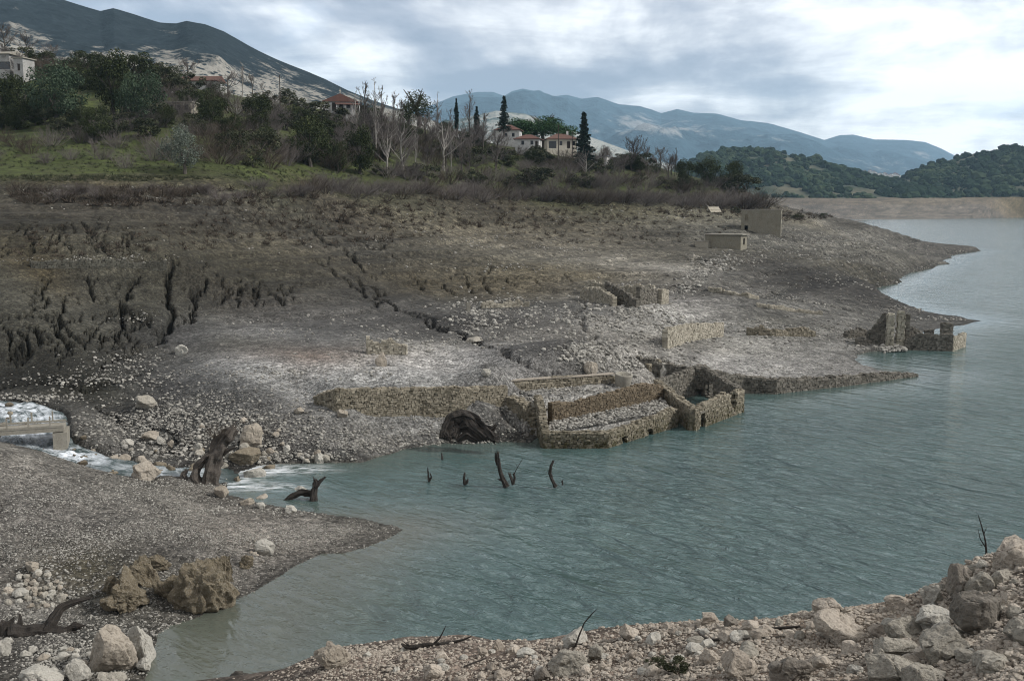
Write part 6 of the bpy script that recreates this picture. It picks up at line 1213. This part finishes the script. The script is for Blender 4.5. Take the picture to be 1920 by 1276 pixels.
# utility poles
for px, pb, pt, Y, lb in ((1047, 280, 235, 305, 'thin utility pole in front of the umbrella pine'), (1073, 282, 248, 303, 'thin utility pole between the cream house and the tall fir'), (525, 178, 143, 262, 'thin utility pole on the pale skyline left of the chapel like house')):
    p = PY(px, pb, Y); h = (pb - pt) / FPX * Y; r_ = empty('utility_pole', tuple(p)); tag(r_, lb, 'pole'); g = Geo(); g.tube([(0, 0, -2), (0, 0, h)], [.16, .10], 8); g.obj('shaft', mdr, r_); g = Geo(); g.box((0, -.14, h - .5), (1.3, .1, .12)); g.obj('crossarm', mdr, r_)
# distant town on its own rise
mountain('town_rise', [(1500,345),(1545,328),(1580,319),(1620,322),(1660,327),(1720,330),(1780,345)], 4600, 3300, 20, 8, 200, m3, lambda x, y, t: 0 * x - .2, nr=40, nc=120, seed=44, sil=.5)
rgt = np.random.RandomState(12); hp = None
def town_house(px, py, Y, s):
    pass
gw = Geo(); gw.box((0, 0, 1.5), (10, 8, 9)); gr_ = Geo(); W_ = 5.6; D_ = 4.6
mw_ = gw.mesh('town_wall', M['white']); mw2 = None
V = np.array([(-W_, -D_, 6), (W_, -D_, 6), (W_, D_, 6), (-W_, D_, 6), (-1.5, 0, 8.6), (1.5, 0, 8.6)], float); gr_.V.append(V); gr_.n = 6; gr_.F4.append(np.array([(0, 1, 5, 4), (2, 3, 4, 5), (0, 3, 2, 1)])); gr_.T4.append(np.full(3, .5)); gr_.F3.append(np.array([(1, 2, 5), (3, 0, 4)])); gr_.T3.append(np.full(2, .5)); mr_ = gr_.mesh('town_roof', M['tileb'])
anchor('the gap between the wooded hills', 1700, 330, 'town')
for i in range(46):
    px = 1560 + 125 * (i + rgt.uniform(0, 1)) / 46; py = np.interp(px, [1560, 1580, 1620, 1660, 1690], [321, 318, 321, 326, 328]) + rgt.uniform(-.5, 5); Y = 4300 - (py - 318) * 60; p = PY(px, py, Y)
    r_ = empty('town_house', tuple(p), rgt.uniform(-.6, .6)); link('wall', mw_, r_); link('roof', mr_, r_); s = rgt.uniform(.7, 1.25); r_.scale = (s, s, s * .9)
    reg(r_, 'tiny far house in the town', 'house', px, py, 'town', 'houses of the far town')
# ------------------------------------------------------------------ dead wood
def limb(g, P_, rad, sides=20, am=.16, seed=1, t=.5, sub=8):
    P_ = np.array(P_, float); rad = np.array(rad, float); k = np.arange(len(P_)); q = np.linspace(0, len(P_) - 1, (len(P_) - 1) * sub + 1); Q = np.stack([np.interp(q, k, P_[:, i]) for i in range(3)], 1)
    for _ in range(3): Q[1:-1] = (Q[:-2] + 2 * Q[1:-1] + Q[2:]) / 4
    rr = np.interp(q, k, rad); n0 = g.n; g.tube(Q, rr, sides, t); V = g.V[-1]; C_ = np.repeat(Q, sides, 0); d = V - C_; L_ = np.linalg.norm(d, axis=1)[:, None] + 1e-9
    an = np.tile(np.arange(sides), len(Q)); row = np.repeat(np.arange(len(Q)), sides); ca_, sa_ = np.cos(an / sides * 2 * math.pi), np.sin(an / sides * 2 * math.pi); nz = 1.1 * noise3(np.c_[ca_ * 3.4, sa_ * 3.4, row * .10 + seed], seed) + .9 * noise3(np.c_[ca_ * 1.2, sa_ * 1.2, row * .34 + seed], seed + 1) + .6 * noise3(np.c_[ca_ * 7, sa_ * 7, row * .25 + seed], seed + 2)
    g.V[-1] = C_ + d * (1 + am * nz)[:, None]
    e = Q[-1]; dv = Q[-1] - Q[-3]; dv = dv / (np.linalg.norm(dv) + 1e-9); rg_ = np.random.RandomState(seed + 40); re_ = rr[-1]
    if sides > 8 and re_ > 0:
        for k_ in range(4):
            o_ = rg_.normal(size=3) * re_ * .5; g.tube([e + o_ - dv * re_ * 2, e + o_ + dv * re_ * rg_.uniform(.6, 2.6) + rg_.normal(size=3) * re_ * .3], [re_ * .55, re_ * .06], 5, t)
def wood(name, label, limbs, m='wood', cat='dead wood', ref=None, am=.26, rs=1.0):
    """limbs: [( [(px,py,Y)...], [radius in px] )]"""
    ref = PY(*(ref or limbs[0][0][0])); g = Geo()
    for i, (pp, rr) in enumerate(limbs): limb(g, [PY(*q_) - ref for q_ in pp], [r_ * rs * q_[2] / FPX for r_, q_ in zip(rr, pp)], seed=i + len(label), am=am)
    return tag(g.obj(name, M[m], None, False, tuple(ref)), label, cat)
Ys = 59.2
wood('dead_trunk', 'big leaning grey dead tree trunk rising from its roots in the stream', [
 ([(394,930,58.6),(394,905,58.8),(399,880,59),(405,855,59.2),(414,832,59.4),(427,815,59.5),(438,800,59.6)],[15,13.5,13,13,12.5,11,6]), ([(410,840,59.4),(404,826,59.3),(402,814,59.2)],[6,4,2]), ([(416,850,59.3),(430,843,59.1),(444,838,58.9)],[5,3,1.2]), ([(424,828,59.5),(436,816,59.5),(446,808,59.5)],[6,4,2]),
 ([(380,912,58.7),(366,895,58.8),(368,876,59),(380,862,59.1),(398,850,59.2)],[9,8,7,6,5]), ([(392,925,58.6),(365,914,58.7),(335,903,58.8),(312,897,59)],[15,13,9,5]), ([(352,908,58.8),(342,890,59),(350,880,59.1)],[6,5,3]), ([(398,920,58.5),(412,918,58.3),(422,912,58.2)],[8,5,2])], 'woodpale', 'tree trunk', am=.36)
o = put('brownbush', 0, *PY(405, 812, 59)[:2], 1.0, 1.1, 0, PY(405, 818, 59)[2]); tag(o, 'rust brown dry bush caught on top of the leaning dead trunk', 'bush')
wood('forked_stump', 'dark forked stump with a fallen log beside the pale wedge boulder', [([(588,944,56.5),(589,922,56.6),(592,903,56.7),(590,898,56.7)],[8,6,5,3]), ([(592,912,56.6),(602,900,56.6),(610,894,56.6)],[5,3,1.5]), ([(528,944,56.6),(548,930,56.7),(566,922,56.8),(588,926,56.9)],[4,5,6,5]), ([(500,950,56.2),(530,951,56.1),(556,953,56)],[2.5,3,2])], 'wood', 'stump')
wood('driftwood_root', 'large dark driftwood log with a horn like branch on the near left bank', [
 ([(18,1196,37.6),(45,1190,37.8),(80,1187,38),(115,1188,38.1),(145,1192,38),(152,1208,37.7)],[24,19,17,13,10,7]), ([(85,1182,38),(100,1158,38.3),(112,1140,38.5),(135,1128,38.8),(170,1120,39)],[13,9,7,6,2]), ([(18,1200,37.6),(10,1178,37.8),(24,1160,38)],[14,9,4]), ([(30,1205,37.4),(22,1222,37.2),(12,1230,37)],[12,8,3]),
 ([(36,1180,37.9),(38,1162,38),(36,1150,38.1)],[6,4,1.5]), ([(120,1186,38.1),(140,1172,38.2),(152,1174,38.2)],[8,7,5]), ([(0,1172,37.9),(20,1182,37.8),(40,1188,37.8)],[10,11,10])], 'wood', 'driftwood', ref=(80,1200,38))
wood('arched_root', 'black arched dead root mass on the shore below the retaining wall', [
 ([(832,822,68.2),(838,800,68.6),(848,784,68.9),(868,779,69),(886,784,68.9),(902,797,68.5),(918,812,68),(930,824,67.6)],[8,11,12,13,13,11,11,9]), ([(846,790,68.9),(858,806,68.5),(852,820,68.1)],[8,6,4]), ([(905,800,68.4),(922,806,68),(931,796,68)],[7,6,2]), ([(876,782,68.9),(892,806,68.2),(912,822,67.7)],[8,8,7]), ([(834,812,68.4),(842,822,68)],[9,6]), ([(840,822,68.3),(860,800,68.8),(882,800,68.6),(905,822,68)],[7,10,12,8]), ([(856,826,68.2),(876,812,68.4),(896,826,68)],[6,9,6])], 'wood', 'dead root', ref=(880,824,68), am=.5, rs=.82)
for lb, limbs in [('short pointed black stump in the lake, farthest of the six', [([(829,872,66),(829,860,66),(828,849,66)],[4,3,1.3])]),
 ('small two pronged stump in the lake, leftmost of the six', [([(804,904,60.5),(803,890,60.5),(802,876,60.5)],[3,2.4,1]), ([(804,902,60.5),(809,894,60.5),(807,888,60.5)],[3,2.4,1.5])]),
 ('stout little stump with a hooked foot between the leftmost and the tallest', [([(871,908,59.8),(870,897,59.8),(871,886,59.8)],[4,3.4,2]), ([(871,907,59.8),(876,903,59.8),(877,898,59.8)],[4,3,2])]),
 ('tallest dead stump in the lake, leaning left', [([(950,912,59.2),(942,896,59.2),(937,878,59.2),(934,860,59.2),(933,847,59.2)],[7,5.5,4.5,4,3]), ([(933,872,59.3),(930,860,59.3),(929,850,59.3)],[3,3,2]), ([(942,900,59.2),(935,898,59.2)],[3,2])]),
 ('forked stump with a long thin twig touching the tallest stump', [([(962,908,59.3),(959,896,59.3),(954,887,59.3)],[4,3.5,2.5]), ([(962,906,59.3),(965,895,59.3),(963,887,59.3)],[3.5,3,2]), ([(963,890,59.3),(970,876,59.3),(980,860,59.3)],[1.2,.8,.4]), ([(971,876,59.3),(965,866,59.3)],[.7,.3])]),
 ('curved dead stump in the lake, rightmost tall one', [([(1042,912,59),(1034,897,59),(1031,885,59),(1033,874,59),(1038,863,59)],[5.5,4.4,4,3.8,2.4])]),
 ('tiny stump tip just right of the curved one', [([(1055,909,59.1),(1054,904,59.1),(1056,898,59.1)],[2,1.6,.8]), ([(1054,905,59.1),(1051,898,59.1)],[1,.5])]),
 ('square rotten post standing in the muddy shallows of the near bay', [([(418,1168,40.6),(418,1150,40.6),(417,1134,40.6)],[7,6.5,4]), ([(421,1168,40.5),(425,1160,40.5),(428,1158,40.5)],[5,5,3])])]:
    wood('lake_stump', lb, limbs, 'wood', 'stump', rs=.72)
fgY = lambda px, py: pick(px, py)[0][1]
yb = 18.6; wood('fallen_branch', 'dark forked dead branch lying on the rim of the foreground slope', [([(752,1206,yb),(762,1213,yb),(785,1212,yb),(812,1209,yb),(840,1205,yb),(868,1199,yb),(884,1192,yb)],[1.6,4,5,4,3,2,.8]), ([(812,1208,yb),(824,1196,yb),(830,1185,yb),(836,1172,yb)],[2.2,1.6,1.1,.5]), ([(770,1212,yb),(758,1203,yb)],[2.5,.8]), ([(840,1205,yb),(850,1210,yb)],[2,1])], 'wood', 'branch')
yb = fgY(1079, 1216); wood('dry_twig', 'single thin dry twig standing up behind the domed rock on the rim', [([(1078,1214,yb),(1086,1190,yb),(1096,1166,yb),(1112,1148,yb),(1121,1140,yb)],[1.8,1.5,1.1,.8,.4])], 'wood', 'twig')
yb = 14.6; wood('dry_twig', 'bare branching twig rising behind the great pale boulder at right', [([(1850,1040,yb),(1848,1014,yb),(1842,990,yb),(1834,964,yb)],[1.7,1.4,1.0,.5]), ([(1847,1024,yb),(1838,1010,yb),(1834,992,yb)],[1.1,.8,.4]), ([(1842,1022,yb),(1836,1020,yb)],[.8,.4]), ([(1845,1000,yb),(1850,988,yb)],[.8,.3])], 'wood', 'twig')
for lb, pp, rr, m in [('long curved dry stick on the foreground rubble', [(1304,1176),(1312,1192),(1330,1202),(1380,1202),(1430,1198),(1470,1196)], [1.6,2,2.2,2,1.6,1], 'woodpale'), ('dark short stick near the rim of the foreground slope', [(1436,1182),(1470,1180),(1500,1177)], [2,3,2], 'wood'),
                      ('pale splintered stick pointing up right on the rubble', [(922,1264),(950,1256),(978,1244)], [2,2.6,1.4], 'woodpale'), ('thin dark stick left of the pale splinter', [(870,1252),(890,1244),(912,1236)], [1.4,1.6,1], 'wood')]:
    P_ = [pick(a, b)[0] for a, b in pp]; g = Geo(); ref = P_[0]; limb(g, [q_ - ref + np.array([0, 0, .03]) for q_ in P_], [r_ * ref[1] / FPX for r_ in rr], seed=4); tag(g.obj('dry_stick', M[m], None, True, tuple(ref)), lb, 'stick')
for px, py, s, lb in ((1262, 1262, .30, 'small dull green weed clump among the foreground stones'), (1232, 1254, .22, 'smaller weed clump left of the other one in the foreground')):
    p = pick(px, py)[0]; tag(put('scrub', px, p[0], p[1], s, 1.4, 0, p[2]), lb, 'weed')
# ------------------------------------------------------------------ labels of the repeats
def ordn(i):
    w = ['nearest', 'second', 'third', 'fourth', 'fifth', 'sixth', 'seventh', 'eighth', 'ninth', 'tenth', 'eleventh', 'twelfth', 'thirteenth', 'fourteenth', 'fifteenth', 'sixteenth', 'seventeenth', 'eighteenth', 'nineteenth', 'twentieth']
    return w[i] if i < 20 else str(i + 1) + 'th'
buckets = {}
for e in REG:
    o, ph, cat, px, py, zone, grp = e; best = min((a for a in ANCH if a[3] == zone), key=lambda a: math.hypot(a[1] - px, (a[2] - py) * 1.5))
    side = ('left' if px < best[1] else 'right') if abs(px - best[1]) * (1.0 if zone in ('veg', 'town') else .8) > abs(py - best[2]) else ('above' if py < best[2] else 'below')
    buckets.setdefault((ph, best[0], side), []).append((math.hypot(px - best[1], py - best[2]), e))
for (ph, an, side), L_ in buckets.items():
    for i, (_, (o, _p, cat, px, py, zone, grp)) in enumerate(sorted(L_, key=lambda q_: q_[0])):
        sd_ = {'left': 'left of ', 'right': 'right of ', 'above': 'above ', 'below': 'below '}[side]
        lab = f'{ph}, {ordn(i)} {sd_}{an}'; tag(o, ' '.join(lab.split()[:16]), cat, grp)
